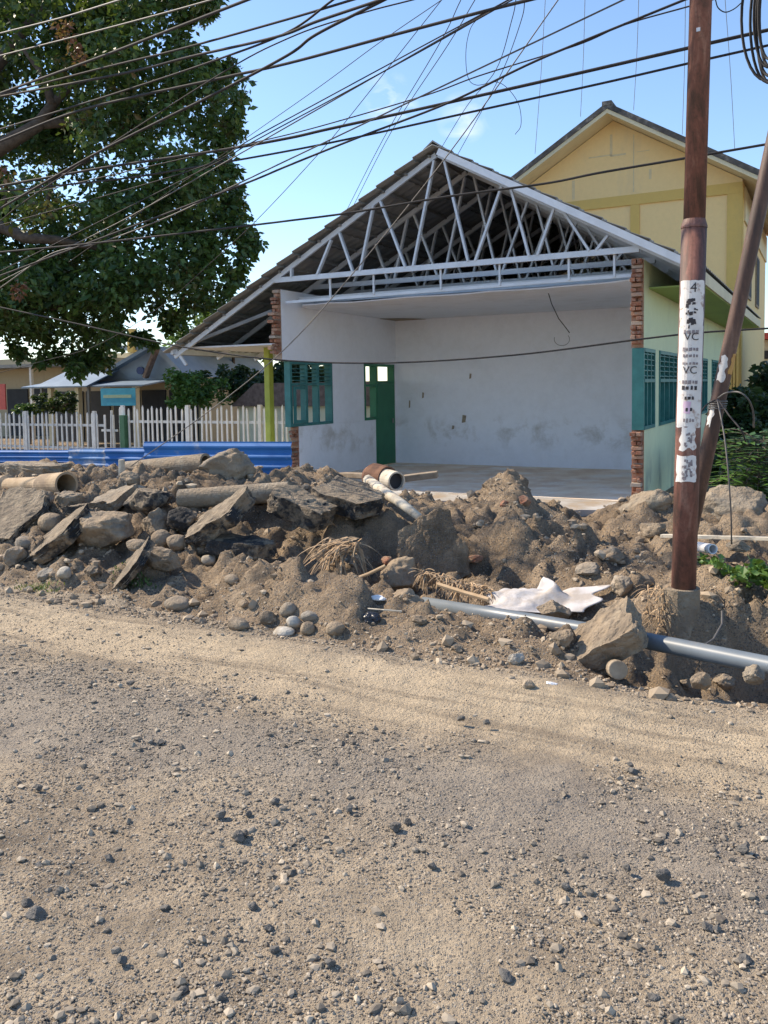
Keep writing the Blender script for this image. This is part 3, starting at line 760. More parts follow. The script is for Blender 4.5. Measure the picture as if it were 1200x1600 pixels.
rock('flat_stone', 279, 943, 4.88, 44, 24, 'flat grey stone lying alone in front of the heap', 'stone', 'cobble', STONE_G, seed=29, group=GR, seat=True)
# hump with cobbles
HG = 'cobbles along the front of the low earth hump'
for i, (x0, x1, y0, y1, lb) in enumerate([
    (406, 432, 956, 980, 'pale cobble at the left end of the hump cobbles'),
    (436, 462, 944, 965, 'tilted oval cobble uppermost of the hump cobbles'),
    (447, 470, 965, 987, 'whitest cobble in the middle of the hump cobbles'),
    (470, 492, 974, 995, 'round tan cobble beside the whitest hump cobble'),
    (507, 538, 974, 995, 'cobble at the right end of the hump cobbles, near the black bag'),
    (470, 498, 957, 973, 'flat cobble just above the round tan one on the hump'),
    (426, 462, 982, 996, 'longest flat cobble along the lower edge of the hump'),
    (373, 390, 940, 951, 'little white stone high on the left of the hump'),
    (356, 392, 968, 988, 'low dark cobble half buried at the left foot of the hump'),
    (352, 376, 900, 915, 'grey stone sitting on the crest of the hump')]):
    o = rock('cobble', (x0 + x1) / 2, (y0 + y1) / 2 - 2, 4.97 if y0 > 930 else 5.2, x1 - x0 + 2, y1 - y0 + 2, lb, 'cobble', 'cobble', (STONE, STONE_G, STONE_P, STONE)[i % 4] if i != 8 else STONE, seed=40 + i, group=HG, seat=True, tilt=R((i * 37) % 40 - 20))
# middle
rock('asphalt_slab', 470, 794, 6.5, 104, 40, 'thick asphalt slab with a dark broken face on the bank', 'slab', 'slab', AA, depth=.42, thick=.24, tilt=R(-20), pitch=R(8), yaw=R(12), seed=60, group=GR)
rock('asphalt_slab', 546, 779, 6.95, 116, 32, 'layered asphalt slab left of the white stick', 'slab', 'slab', AA, depth=.6, thick=.2, tilt=R(-13), pitch=R(7), yaw=R(-10), seed=61, group=GR)
rock('boulder', 629, 901, 5.5, 68, 62, 'large tan boulder beside the end of the grey pipe', 'boulder', mats=STONE, tilt=R(30), seed=62, group=GR, seat=True)
rock('concrete_block', 634, 938, 5.35, 56, 36, 'square earth covered block under the large tan boulder', 'block', mats=STONE, seed=63, group=GR)
rock('concrete_slab', 676, 864, 6.75, 112, 30, 'smooth concrete slab leaning against the shaded bank', 'slab', 'slab', [SOIL, SOIL], depth=.72, thick=.16, tilt=R(20), pitch=R(72), yaw=R(24), seed=64, group=GR)  # soil colour stands in for the shadow lying on this concrete
rock('brick_fragment', 604, 877, 5.9, 22, 17, 'orange brown brick fragment behind the large tan boulder', 'brick', mats=BRICKBIT, seed=65, group=GR, seat=True)
rock('stone', 740, 873, 6.7, 32, 14, 'flat reddish stone stuck in the shaded bank', 'stone', mats=BRICKBIT, seed=66, group=GR, seat=True)
rock('brick_fragment', 788, 788, 8.4, 14, 13, 'small orange brick fragment on top of the middle mound', 'brick', mats=BRICKBIT, seed=67, group=GR, seat=True)
rock('brick_fragment', 819, 782, 8.7, 24, 18, 'larger orange brick fragment on the right of the middle mound', 'brick', mats=BRICKBIT, seed=68, group=GR, seat=True)
rock('earth_clod', 772, 763, 8.5, 46, 34, 'crumbly earth clod crowning the middle mound', 'clod', mats=SOIL, seed=69, group=GR)
rock('earth_clod', 806, 757, 8.8, 36, 30, 'small crumbly clod beside the one crowning the middle mound', 'clod', mats=SOIL, seed=70, group=GR)
# right
rock('concrete_slab', 947, 998, 5.15, 136, 36, 'big broken concrete slab tilted over the grey pipe', 'slab', 'slab', [STONE, STONE], depth=.40, thick=.185, tilt=R(36), pitch=R(24), seed=83, group=GR)
rock('stone', 879, 998, 5.2, 42, 28, 'tan stone left of the slab tilted over the pipe', 'stone', mats=STONE, tilt=R(15), seed=81, group=GR, seat=True)
rock('stone', 866, 953, 5.82, 54, 34, 'brown stone on the white sack behind the pipe', 'stone', mats=STONE, seed=82, group=GR)
rock('cobble', 972, 916, 6.1, 38, 36, 'split grey cobble between the tilted slab and the steel pole', 'cobble', mats=STONE_G, seed=83, group=GR, seat=True)
rock('stone', 918, 891, 6.6, 38, 24, 'flat grey stone on the slope above the white sack', 'stone', mats=STONE_G, tilt=R(12), seed=84, group=GR, seat=True)
rock('stone', 954, 868, 7.0, 44, 28, 'brown stone on the slope above the split cobble', 'stone', mats=STONE, seed=85, group=GR, seat=True)
rock('earth_clod', 1010, 794, 8.7, 86, 66, 'large sunlit clod left of the steel pole below the green wall', 'clod', mats=CONC, seed=86, group=GR)
rock('stone', 1019, 828, 8.0, 42, 26, 'dark stone at the foot of the large sunlit clod', 'stone', mats=STONE, seed=87, group=GR, seat=True)
rock('earth_clod', 1143, 796, 8.6, 104, 76, 'large brown clod right of the leaning pole', 'clod', mats=CONC, seed=88, group=GR)
rock('concrete_block', 1154, 852, 7.2, 38, 20, 'small concrete block under the thin plank', 'block', mats=CONC, seed=89, group=GR)
for i, (x0, x1, y0, y1, b, lb) in enumerate([
    (1080, 1110, 1052, 1080, 4.72, 'broken tan stone on the road edge under the steel pole'),
    (1114, 1147, 1056, 1077, 4.75, 'low sloping stone on the road edge, second from the right'),
    (1162, 1194, 1042, 1072, 4.85, 'upright stone propping the grey pipe at the right edge'),
    (1057, 1080, 1064, 1081, 4.68, 'smallest tan stone on the road edge left of the broken one'),
    (795, 819, 1023, 1041, 4.72, 'pale lump of stone on the road edge below the white sack'),
    (817, 836, 1064, 1079, 4.4, 'dark grey stone on the road edge beside the litter'),
    (640, 668, 965, 978, 4.95, 'low tan stone right of the black bag'),
    (706, 724, 1010, 1022, 4.75, 'small brown stone at the edge of the road left of the pale lump')]):
    rock('stone', (x0 + x1) / 2, (y0 + y1) / 2 - 2, b, x1 - x0 + 2, y1 - y0 + 3, lb, 'stone', 'boulder', (STONE, CONC, CONC, STONE, STONE_P, STONE_G, STONE, STONE)[i], seed=100 + i, group='stones along the road edge', seat=True)
# dark stones lying on the road
RG = 'dark stones lying on the dirt road'
LOOSE = [(42, 1411, 20, 16, 'dark stone touching the large grey road stone at the lower left'),
         (58, 1429, 32, 22, 'largest grey stone lying on the road at the lower left'),
         (374, 1306, 20, 15, None), (382, 1302, 12, 12, None), (170, 1340, 16, 12, None), (62, 1352, 16, 11, None), (190, 1500, 18, 16, None),
         (258, 1418, 16, 12, None), (395, 1416, 18, 15, None), (420, 1450, 14, 14, None), (340, 1540, 18, 14, None), (346, 1560, 20, 17, None),
         (285, 1548, 22, 14, None), (428, 1484, 20, 13, None), (515, 1505, 22, 15, None), (618, 1292, 18, 15, None), (637, 1284, 14, 12, None),
         (1036, 1366, 26, 18, 'largest dark stone on the right half of the road'), (1105, 1450, 20, 14, None), (1120, 1452, 14, 14, None), (790, 1525, 28, 13, 'flat pale edged stone on the road near the bottom centre'),
         (885, 1385, 16, 12, None), (676, 1352, 14, 11, None), (720, 1122, 14, 9, None), (760, 1128, 12, 8, None), (546, 1262, 14, 12, None),
         (250, 1160, 14, 10, None), (236, 1159, 11, 8, None), (345, 1272, 18, 12, None), (430, 1253, 14, 12, None), (388, 1272, 14, 12, None), (205, 1067, 14, 8, None), (395, 1092, 12, 8, None),
         (1160, 1325, 22, 12, None), (990, 1205, 16, 10, None), (985, 1195, 12, 8, None), (980, 1355, 14, 12, None), (60, 1230, 14, 10, None), (1165, 1500, 22, 16, None), (1020, 1560, 22, 16, None)]
def at_ground(px, py):
    r = px_ray(px, py); t = -EYE / r.z
    return to_abz((r.x * t, r.y * t, 0))
for i, (x, y, w, h, lb) in enumerate(LOOSE):
    g = at_ground(x, y + h / 2)
    rock('road_stone', x, y, g.y + .01, w, h, lb or 'small dark stone lying loose on the dusty road', 'stone', 'boulder', PEBD, seed=200 + i, group=RG, smooth=False, tilt=R((i * 53) % 50 - 25))

# ------------------------------------------------------------------ pipes, sticks, litter on the heap
def pipe_obj(name, pa, ba, pb, bb, r, label, cat, mat, thick=.025, flare=None, inner=None):
    mb = MB(); mb.pipe(at_b(*pa, ba), at_b(*pb, bb), r, thick, 28, 0, flare)
    return tag(mb.build(name, mat, smooth=False), label, cat)
o = pipe_obj('clay_pipe', (2, 760), 6.85, (104, 757), 6.55, .115, 'broken brown clay pipe with flared ends on the left', 'pipe', CLAY, .025, [(0, .135), (.1, .135), (.13, .10), (.62, .10), (.68, .13), (1, .14)])
o = pipe_obj('concrete_pipe', (196, 735), 7.9, (322, 723), 7.9, .115, 'long pale concrete pipe lying in front of the blue sheets', 'pipe', CONC, .03)
o = pipe_obj('half_pipe', (281, 780), 6.45, (452, 768), 6.85, .10, 'long dusty concrete pipe piece above the leaning slab', 'pipe', CONC, .03)
t = empty('drain_pipe', at_b(602, 752, 8.9), 'short rusty pipe with a white collar and black open end', 'pipe')
MB().pipe(at_b(578, 744, 9.1), at_b(606, 748, 8.95), .15, .02, 24, 0, [(0, .13), (.25, .17), (1, .15)]).build('flange', RUST, t)
MB().pipe(at_b(602, 748, 8.96), at_b(620, 752, 8.8), .125, .02, 24, 0, [(0, .125), (1, .115)]).build('collar', WOODP, t)
MB().tube([at_b(603, 748.5, 8.93), at_b(618, 751.5, 8.83)], .092, 20).build('dark_fill', VOID, t)
mb = MB(); mb.bar(at_b(612, 750, 9.4), at_b(684, 741, 9.6), .17, .08); tag(mb.build('plank', WOODD, bevel=.01), 'rusty brown plank lying on the classroom edge', 'plank')
mb = MB(); mb.bar(at_b(536, 742, 9.6), at_b(580, 744, 9.4), .13, .07); tag(mb.build('plank', WOODD, bevel=.01), 'short dark timber left of the rusty pipe', 'timber')
mb = MB(); mb.tube([at_b(574, 749, 7.5), at_b(600, 769, 7.3), at_b(630, 789, 7.1), at_b(656, 809, 6.9)], .05, 9, rs=[.052, .058, .048, .036]); tag(mb.build('stick', WOODP, smooth=True), 'peeled white branch sloping down the bank', 'branch')
mb = MB(); mb.bar(at_b(190, 745, 7.2), at_b(190, 718, 7.2), .07, .04); tag(mb.build('wooden_stake', WOODP, bevel=.006), 'short wooden stake standing on top of the heap', 'stake')
mb = MB(); mb.tube([at_b(966, 1047, 4.78), at_b(960, 1044, 5.05)], .055, 16); tag(mb.build('log_end', WOODD, bevel=.006), 'round sawn log end under the big tilted slab', 'log')
mb = MB(); mb.bar(at_b(1034, 837, 7.6), at_b(1215, 842, 7.3), .06, .025); tag(mb.build('plank', WOODP), 'thin pale plank lying behind both poles', 'plank')
pipe_obj('pipe_offcut', (1082, 853), 7.2, (1114, 858), 6.95, .04, 'short white pipe offcut right of the steel pole', 'pipe', PLAST, .008)
# grey water pipe along the trench
mb = MB(); P0 = at_b(662, 943, 5.88); P1 = at_b(1000, 999, 5.33); P2 = at_b(1205, 1041, 4.97)
d = (P2 - P1); mb.tube([P0, P0.lerp(P1, .5) + Vector((0, 0, .004)), P1, P2, P2 + d * 2.2], .052, 20)
tag(mb.build('water_pipe', PVC, smooth=True), 'long grey plastic water pipe lying along the trench', 'pipe')

# white sack
def sack():
    c = at_b(846, 938, 6.15); c.z = max(c.z, .05); n, m = 44, 26
    V = []; F = []
    for i in range(n):
        for j in range(m):
            u = i / (n - 1) * 2 - 1; v = j / (m - 1) * 2 - 1
            edgef = .80 + .22 * math.sin(3.1 * u + 1.2) * math.cos(2 * v)
            a = c.x + u * .41 + .05 * math.sin(5 * v + u * 3); b = c.y + v * .26 * edgef + .08 * u
            q = mnoise.fractal(Vector((u * 1.8 + 3, v * 1.4, 5)), 1, 2, 4)
            zz = c.z - .07 + .05 * v + max(0, 1 - u * u) ** .5 * max(0, 1 - v * v) ** .5 * .10 + abs(q) * .035 - .03 * u
            zz += .13 * math.exp(-((u - .12 + .1 * v) / (.10 + .25 * max(0, u))) ** 2) * max(0, .3 + .7 * v)
            zz = max(zz, float(base_height(np.array([a]), np.array([b]))[0]) + .05)
            V.append((a, b, zz))
    for i in range(n - 1):
        for j in range(m - 1): F.append((i * m + j, (i + 1) * m + j, (i + 1) * m + j + 1, i * m + j + 1))
    mb = MB().add(V, F)
    o = mb.build('plastic_sack', SACK, smooth=True)
    s = o.modifiers.new('thickness', 'SOLIDIFY'); s.thickness = .006
    tag(o, 'crumpled white woven sack spread behind the grey pipe', 'sack')
sack()
def crumple(name, cx, cy, b, w, h, mat, label, cat, seed, depth=None):
    rock(name, cx, cy, b, w, h, label, cat, 'boulder', mat, depth=depth, seed=seed, smooth=False)
crumple('plastic_bag', 578, 968, 4.98, 40, 26, BAGBLK, 'crumpled black plastic bag at the foot of the bank', 'bag', 301)
crumple('plastic_wrapper', 860, 1070, 4.5, 28, 11, PLAST, 'small white wrapper on the road edge', 'wrapper', 302, .06)
crumple('plastic_scrap', 590, 934, 5.2, 34, 9, PLAST, 'torn white plastic strip below the tan boulder', 'plastic scrap', 303, .06)
crumple('bottle_scrap', 674, 958, 5.3, 18, 14, BLUEGREY, 'crushed bluish bottle under the end of the grey pipe', 'bottle', 304)
# dried palm frond and straw
def fronds(name, base, dirs, n, ln, label, cat, seed, w=.012):
    r = random.Random(seed); mb = MB()
    for i in range(n):
        d = dirs(r); p = Vector(base(r)); k = 6; pts = []
        L = ln * r.uniform(.6, 1.15)
        up = r.uniform(.0, .35)
        for j in range(k):
            t = j / (k - 1)
            pts.append(p + Vector(d) * (L * t) + Vector((0, 0, up * L * t - .55 * L * t * t)))
        side = Vector(d).cross(Vector((0, 0, 1))).normalized()
        V = []; F = []
        for j, q in enumerate(pts):
            ww = w * (1 - .8 * j / (k - 1)) * r.uniform(.8, 1.3)
            V += [q - side * ww, q + Vector((0, 0, ww * .6)), q + side * ww]
        for j in range(k - 1):
            for s in range(2): F.append((j * 3 + s, j * 3 + s + 1, (j + 1) * 3 + s + 1, (j + 1) * 3 + s))
        mb.add(V, F)
    return tag(mb.build(name, DRY, fix=False), label, cat)
fb = at_b(522, 862, 6.1)
fronds('dry_palm_frond', lambda r: (fb.x + r.uniform(-.08, .22), fb.y + r.uniform(-.1, .15), fb.z + r.uniform(-.02, .12)),
       lambda r: Vector((r.uniform(-.9, .5), r.uniform(-1, .3), r.uniform(-.5, .15))).normalized(), 90, .32, 'bundle of dried brown palm leaves in the hollow', 'dead palm leaf', 5)
f0 = at_b(655, 905, 6.2); f1 = at_b(768, 938, 6.1)
def fbase(r):
    t = r.random(); p = f0.lerp(f1, t); return (p.x, p.y + r.uniform(-.03, .08), p.z + .06 + r.uniform(-.02, .03))
fronds('dry_leaf_fringe', fbase, lambda r: Vector((r.gauss(0, .55), r.uniform(-.9, .15), r.uniform(-1, .25))).normalized(), 150, .15, 'fringe of dried leaves hanging behind the grey pipe', 'dead palm leaf', 6, .009)
mb = MB(); mb.tube([at_b(684, 913, 6.0), at_b(725, 926, 5.95), at_b(764, 937, 5.9)], .018, 7); tag(mb.build('stick', STICKM), 'orange brown stick beside the fringe of dried leaves', 'stick')
mb = MB(); mb.tube([at_b(545, 908, 5.75), at_b(575, 897, 5.8), at_b(602, 884, 5.85)], .013, 7); tag(mb.build('stick', STICKM), 'thin orange stick between the palm leaves and the tan boulder', 'stick')
mb = MB(); mb.tube([at_b(575, 951, 5.05), at_b(600, 953, 5.05), at_b(628, 955, 5.1)], .006, 6); tag(mb.build('stick', WOODP), 'thin pale twig above the black bag', 'twig')
rb = at_b(1030, 945, 6.0)
fronds('dry_root_tuft', lambda r: (rb.x + r.uniform(-.1, .08), rb.y + r.uniform(-.05, .1), rb.z + r.uniform(-.15, .15)),
       lambda r: Vector((r.gauss(0, .6), r.uniform(-.8, .2), r.uniform(-1, .5))).normalized(), 70, .14, 'dry roots and straw left of the pole footing', 'dry straw', 9, .007)
mb = MB(); mb.tube([at_b(1128, 955, 6.0), at_b(1128, 975, 5.8), at_b(1115, 998, 5.6), at_b(1100, 1008, 5.5)], .006, 6); tag(mb.build('loose_wire', CABLEG), 'bent loose wire hanging into the trench right of the footing', 'wire')

# ------------------------------------------------------------------ the opened classroom building
A0, A1, A2 = -8.60, -8.45, -2.45          # left wall outer, left wall inner, right wall inner
A3 = -2.28                                 # right wall outer
B0, BK, BE = 12.2, 16.65, 23.5
S = empty('school_building', ((A0 + A3) / 2, B0, 0), 'single storey school building with its front wall torn off, white inside', 'school building')
# floor: broken front edge
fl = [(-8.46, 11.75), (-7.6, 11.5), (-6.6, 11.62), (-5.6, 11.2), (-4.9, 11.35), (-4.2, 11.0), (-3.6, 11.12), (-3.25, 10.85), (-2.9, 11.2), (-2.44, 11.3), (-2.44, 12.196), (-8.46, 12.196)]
MB().prism(fl, 'z', -.25, -.006).build('broken_floor_edge', FLOOR_DIM, S)
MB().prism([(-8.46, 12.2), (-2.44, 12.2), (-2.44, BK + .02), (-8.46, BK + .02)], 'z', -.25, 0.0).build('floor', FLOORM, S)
def wallbox(mb, a0, a1, b0, b1, z0, z1, mi): mb.box(a0, a1, b0, b1, z0, z1, mi)
# left wall, openings: window 12.42-13.92 and window+door 15.19-16.55
mi_l = [1, 0, 2, 0, 0, 0]
wl = MB()
ZS, ZT, ZW = 1.0, 2.18, 3.42
wl.box(A0, A1, 12.72, 15.72, -.1, ZS, mi_l)
wl.box(A0, A1, 13.92, 15.19, ZS + .0015, ZT - .0015, mi_l)
wl.box(A0, A1, 12.25, BE, ZT, ZW, mi_l)
wl.box(A0, A1, 16.56, BE, -.1, ZT - .0015, mi_l)
wl.build('wall', [WHITE_IN, GREEN_OUT, BRICK], S)
# back wall
wb = MB(); wb.box(A1 + .002, A2 - .002, BK, BK + .15, -.1, ZW - .01, 0); wb.build('wall', [WHITE_IN], S)
# far gable end
wb = MB(); wb.box(A1 + .002, A2 - .002, BE - .15, BE - .002, -.1, ZW - .01, 0); wb.build('wall', [GREEN_OUT], S)
# right wall
mi_r = [0, 1, 2, 0, 0, 0]
wr = MB()
wr.box(A2, A3, 12.27, BE, -.1, ZS + .02, mi_r)
for b0, b1 in ((13.09, 13.45), (15.75, 17.1), (19.4, 20.2), (22.4, BE)):
    wr.box(A2, A3, b0, b1, ZS + .0215, ZT + .0085, mi_r)
wr.box(A2, A3, 12.22, BE, ZT + .01, ZW, mi_r)
wr.build('wall', [WHITE_IN, GREEN_OUT, BRICK], S)
# broken brick ends: separate bricks toothing out of the torn edges
def brick_edge(a0, a1, bfun, z0, z1, seed, inset=.006):
    r = random.Random(seed); mb = MB(); z = z0; k = 0
    while z < z1 - .03:
        bf = bfun((z - z0) / (z1 - z0))
        for h in range(1 + (k % 2)):
            w = (a1 - a0 - 2 * inset) / (1 + (k % 2))
            x0 = a0 + inset + h * w
            d = r.uniform(-.10, .06)
            if r.random() < .12: d += .09
            mb.box(x0 + r.uniform(.001, .012), x0 + w - r.uniform(.001, .012), bf + d, bf + .30, z + .003, z + .052 + r.uniform(-.006, .006))
        mb.box(a0 + inset + .012, a1 - inset - .012, bf + r.uniform(-.01, .07), bf + .29, z + .054, z + .0655)
        z += .066; k += 1
    mb.build('broken_brick_edge', BRICK, S, bevel=.004)
brick_edge(A0, A1, lambda t: 12.14 + .10 * t - .16 * math.sin(t * 3.0) * (1 - t), 2.30, 3.40, 3)
brick_edge(A0, A1, lambda t: 12.58 + .05 * t, -.05, ZS - .01, 4)
brick_edge(A2, A3, lambda t: 12.15 + .03 * math.sin(t * 5), 2.24, 3.42, 5)
brick_edge(A2, A3, lambda t: 12.19 + .03 * math.sin(t * 4), -.05, ZS, 6)
# ceiling with a broken front edge
random.seed(4)
ce = [(-8.44, 12.9)]
x = -8.2
while x < -2.6:
    ce.append((x, 12.62 - .05 * (x + 8) / 6 * 6 * .5 + random.uniform(-.10, .08))); x += random.uniform(.25, .5)
ce += [(-2.46, 12.3), (-2.46, BK - .003), (-8.44, BK - .003)]
MB().prism(ce, 'z', 3.15, 3.17).build('ceiling', CEILM, S)
# water stained ceiling corner patch
MB().prism([(-8.43, BK - .75), (-8.1, BK - .62), (-7.75, BK - .2), (-7.7, BK - .012), (-8.43, BK - .012)], 'z', 3.138, 3.144).build('ceiling_stain', WOODD, S)

# windows of the right wall: teal frame, louvres above, glazed below
def window(b0, b1, z0, z1, a_out, a_in, n, open_end=False):
    f = MB(); am = (a_out + a_in) / 2
    t = .05; zm = z0 + .70
    f.box(a_in, a_out, b0, b0 + t, z0 + .002, z1 - .002)
    f.box(a_in, a_out, b1 - t, b1, z0 + .002, z1 - .002)
    for zz in (z0 + .002, zm - t / 2, z1 - t - .002): f.box(a_in + .004, a_out + .006, b0 + t, b1 - t, zz, zz + t)
    for k in range(1, n):
        bb = b0 + (b1 - b0) * k / n
        f.box(a_in + .01, a_out - .004, bb - .02, bb + .02, z0 + t + .003, z1 - t - .003)
    fo = f.build('window', TEAL, S)
    lv = MB()
    zz = zm + .06
    while zz < z1 - .08:
        lv.add([(a_out - .01, b0 + t, zz), (a_out - .01, b1 - t, zz), (a_in + .03, b1 - t, zz + .05), (a_in + .03, b0 + t, zz + .05),
                (a_out - .01, b0 + t, zz + .012), (a_out - .01, b1 - t, zz + .012), (a_in + .03, b1 - t, zz + .062), (a_in + .03, b0 + t, zz + .062)],
               [(0, 1, 2, 3), (7, 6, 5, 4), (0, 4, 5, 1), (1, 5, 6, 2), (2, 6, 7, 3), (3, 7, 4, 0)])
        zz += .078
    lv.build('louvre', TEAL, fo)
    MB().box(am - .006, am + .006, b0 + t, b1 - t, z0 + t, zm - t / 2).build('pane', TEALG, fo)
    MB().box(am - .05, am - .04, b0 + t, b1 - t, zm + t / 2, z1 - t).build('backing', VOID, fo)
    return fo
window(12.17, 13.085, ZS + .025, ZT + .005, A3 + .015, A2 + .02, 3)
window(13.455, 15.745, ZS + .025, ZT + .005, A3 + .015, A2 + .02, 5)
window(17.105, 19.395, ZS + .025, ZT + .005, A3 + .015, A2 + .02, 5)
window(20.205, 22.395, ZS + .025, ZT + .005, A3 + .015, A2 + .02, 5)
# sill strip left hanging at the torn edge
# left wall window, seen from inside: frame, transom bars and an open casement
f = MB(); t = .05
f.box(A0 + .04, A1 + .012, 12.46, 12.46 + .07, ZS + .002, ZT - .002)
f.box(A0 + .01, A1 + .012, 13.87, 13.917, ZS + .002, ZT - .002)
for zz in (ZS + .002, 1.74, ZT - .052): f.box(A0 + .014, A1 + .008, 12.53, 13.87, zz, zz + t)
for bb in (13.0, 13.4): f.box(A0 + .02, A1 + .004, bb, bb + .05, ZS + .053, ZT - .053)
w0 = f.build('window', TEAL, S)
c = MB()
for b0_, b1_ in ((12.54, 12.60), (12.90, 12.96)): c.box(A1 + .02, A1 + .05, b0_, b1_, ZS + .06, 1.73)
for zz in (ZS + .06, 1.67): c.box(A1 + .022, A1 + .048, 12.601, 12.899, zz, zz + .06)
c.build('casement', TEAL, w0)
l2 = MB()
zz = 1.83
while zz < 2.1: l2.box(A0 + .03, A1 - .03, 12.53, 13.86, zz, zz + .012); zz += .07
l2.build('louvre', TEAL, w0)
# window and door at the back of the left wall
f = MB()
f.box(A0 + .01, A1 + .012, 15.195, 15.245, ZS + .002, ZT - .002)
f.box(A0 + .01, A1 + .012, 15.68, 15.73, .002, ZT - .002)
f.box(A0 + .01, A1 + .012, 16.50, 16.555, .002, ZT - .002)
f.box(A0 + .014, A1 + .008, 15.245, 15.68, ZS + .002, ZS + .052)
f.box(A0 + .014, A1 + .008, 15.245, 15.68, 1.70, 1.75)
f.box(A0 + .014, A1 + .008, 15.245, 16.50, ZT - .052, ZT - .002)
f.box(A0 + .014, A1 + .008, 15.73, 16.50, 1.77, 1.82)
f.build('door_frame', GREEND, S)
dr = MB().box(A1 - .03, A1 + .016, 15.735, 16.495, .01, 1.765).build('door', GREEND, S)
MB().box(A1 + .016, A1 + .04, 16.40, 16.43, .9, 1.0).build('handle', STEELD, dr)

# roof: stepped metal tiles on both slopes
APX, APZ, SL = -5.41, 5.36, .545
def roof_z(a): return APZ - SL * abs(a - APX)
def slope(name, a_end, bfront):
    mb = MB(); sgn = 1 if a_end > APX else -1; L = abs(a_end - APX)
    n = int(L / .33) + 1; st = L / n; lines = []
    for k in range(n):
        x0 = k * st; x1 = (k + 1) * st + .012
        lines.append((APX + sgn * x0, APZ - SL * x0 - .004 + .0))
        lines.append((APX + sgn * x1, APZ - SL * x1 + .034))
    bs_ = np.arange(bfront, BE + .35, .075); V = []; F = []
    for i, b in enumerate(bs_):
        w = .012 * math.sin(b / .225 * 2 * math.pi)
        for (a, z) in lines: V.append((a, b, z + .03 + w))
    m = len(lines)
    for i in range(len(bs_) - 1):
        for j in range(m - 1): F.append((i * m + j, (i + 1) * m + j, (i + 1) * m + j + 1, i * m + j + 1))
    mb.add(V, F)
    o = mb.build(name, ROOFM, S)
    s = o.modifiers.new('thickness', 'SOLIDIFY'); s.thickness = .012; s.offset = 0
slope('roof', -1.52, 12.0)
slope('roof', -10.95, 12.0)
# ridge cap
MB().prism([(APX - .16, APZ - .03), (APX, APZ + .085), (APX + .16, APZ - .03), (APX + .16, APZ - .01), (APX, APZ + .11), (APX - .16, APZ - .01)], 'b', 12.02, BE + .3).build('ridge_cap', ROOFM, S)
# far gable above the end wall
MB().prism([(-8.55, 3.41), (-2.3, 3.41), (-2.3, roof_z(-2.3) - .05), (APX, APZ - .06), (-8.55, roof_z(-8.55) - .05)], 'b', BE - .15, BE - .003).build('gable_wall', GREEN_OUT, S)
# battens
bt = MB()
proto = None
for sgn, end in ((1, -1.56), (-1, -10.9)):
    L = abs(end - APX); n = int(L / .42)
    for k in range(n + 1):
        x = .12 + k * (L - .16) / n
        a = APX + sgn * x; z = roof_z(a) - .022
        m = MB(); m.box(a - .02, a + .02, 12.14, BE, z - .018, z + .018)
        m.build('roof_batten', STEELD, S)
# trusses: welded light steel
WEB = [((456, 427), (456, 415)), ((496, 431), (518, 375)), ((552, 424), (531, 364)), ((563, 424), (584, 322)), ((634, 416), (595, 315)),
       ((646, 416), (679, 251)), ((732, 407), (694, 248)), ((743, 407), (784, 292)), ((827, 399), (799, 296)), ((840, 397), (866, 326)), ((921, 390), (883, 334)), ((932, 391), (950, 368))]
def truss(bt_, mat, webmat, parent=S, first=None):
    c = MB()
    zr = lambda a: roof_z(a) - .075
    c.bar((APX - .02, bt_, zr(APX)), (-10.85, bt_, zr(-10.85)), .045, .08, (0, 0, 1))
    c.bar((APX + .02, bt_, zr(APX)), (-1.62, bt_, zr(-1.62)), .045, .08, (0, 0, 1))
    ch = c.build('roof_truss', mat, parent)
    cc = MB(); cc.bar((-8.52, bt_ - .0, 3.575), (-2.34, bt_ - .0, 3.565), .05, .085, (0, 0, 1)); cc.build('bottom_chord', mat, ch)
    for (p0, p1) in WEB:
        q0 = at_b(*p0, 12.2); q1 = at_b(*p1, 12.2)
        z1 = min(q1.z, zr(q1.x) + .0)
        m = MB(); m.bar((q0.x, bt_ - .004, 3.60), (q1.x, bt_ - .004, z1), .035, .065, (0, 1, 0)); m.build('web', webmat, ch)
    return ch
tr0 = truss(12.2, STEELW, STEELW)
parts = [tr0] + list(tr0.children)
for k in range(1, 9):
    r0 = copy_part(tr0, S, (0, 1.25 * k, 0))
    for ch in tr0.children: copy_part(ch, r0, (0, 0, 0))
# ceiling frame under the front truss
cf = MB(); cf.bar((-8.35, 12.27, 3.19), (-2.42, 12.27, 3.215), .04, .045); cfo = cf.build('ceiling_frame', STEELW, S)
for px in (516, 584, 689, 781, 889, 960):
    q = at_b(px, 430, 12.25)
    MB().bar((q.x, 12.245, 3.21), (q.x, 12.245, 3.54), .03, .03, (0, 1, 0)).build('hanger', STEELW, cfo)
for bb in (12.75, 13.3):
    MB().bar((-8.4, bb, 3.24 + .05), (-2.5, bb, 3.24 + .05), .035, .05).build('ceiling_joist', STEELW, cfo)
# verges / gutter boards
MB().bar((APX + .1, 11.985, roof_z(APX + .1) - .03), (-1.50, 11.985, roof_z(-1.50) - .03), .02, .10, (0, 0, 1)).build('verge_board', STEELW, S)
MB().box(-1.545, -1.515, 12.03, BE + .3, 3.06, 3.235).build('fascia', CREAM, S)
MB().box(A3 + .002, -1.548, 12.6, BE + .2, 3.045, 3.07).build('soffit', GREEN_SOFF, S)
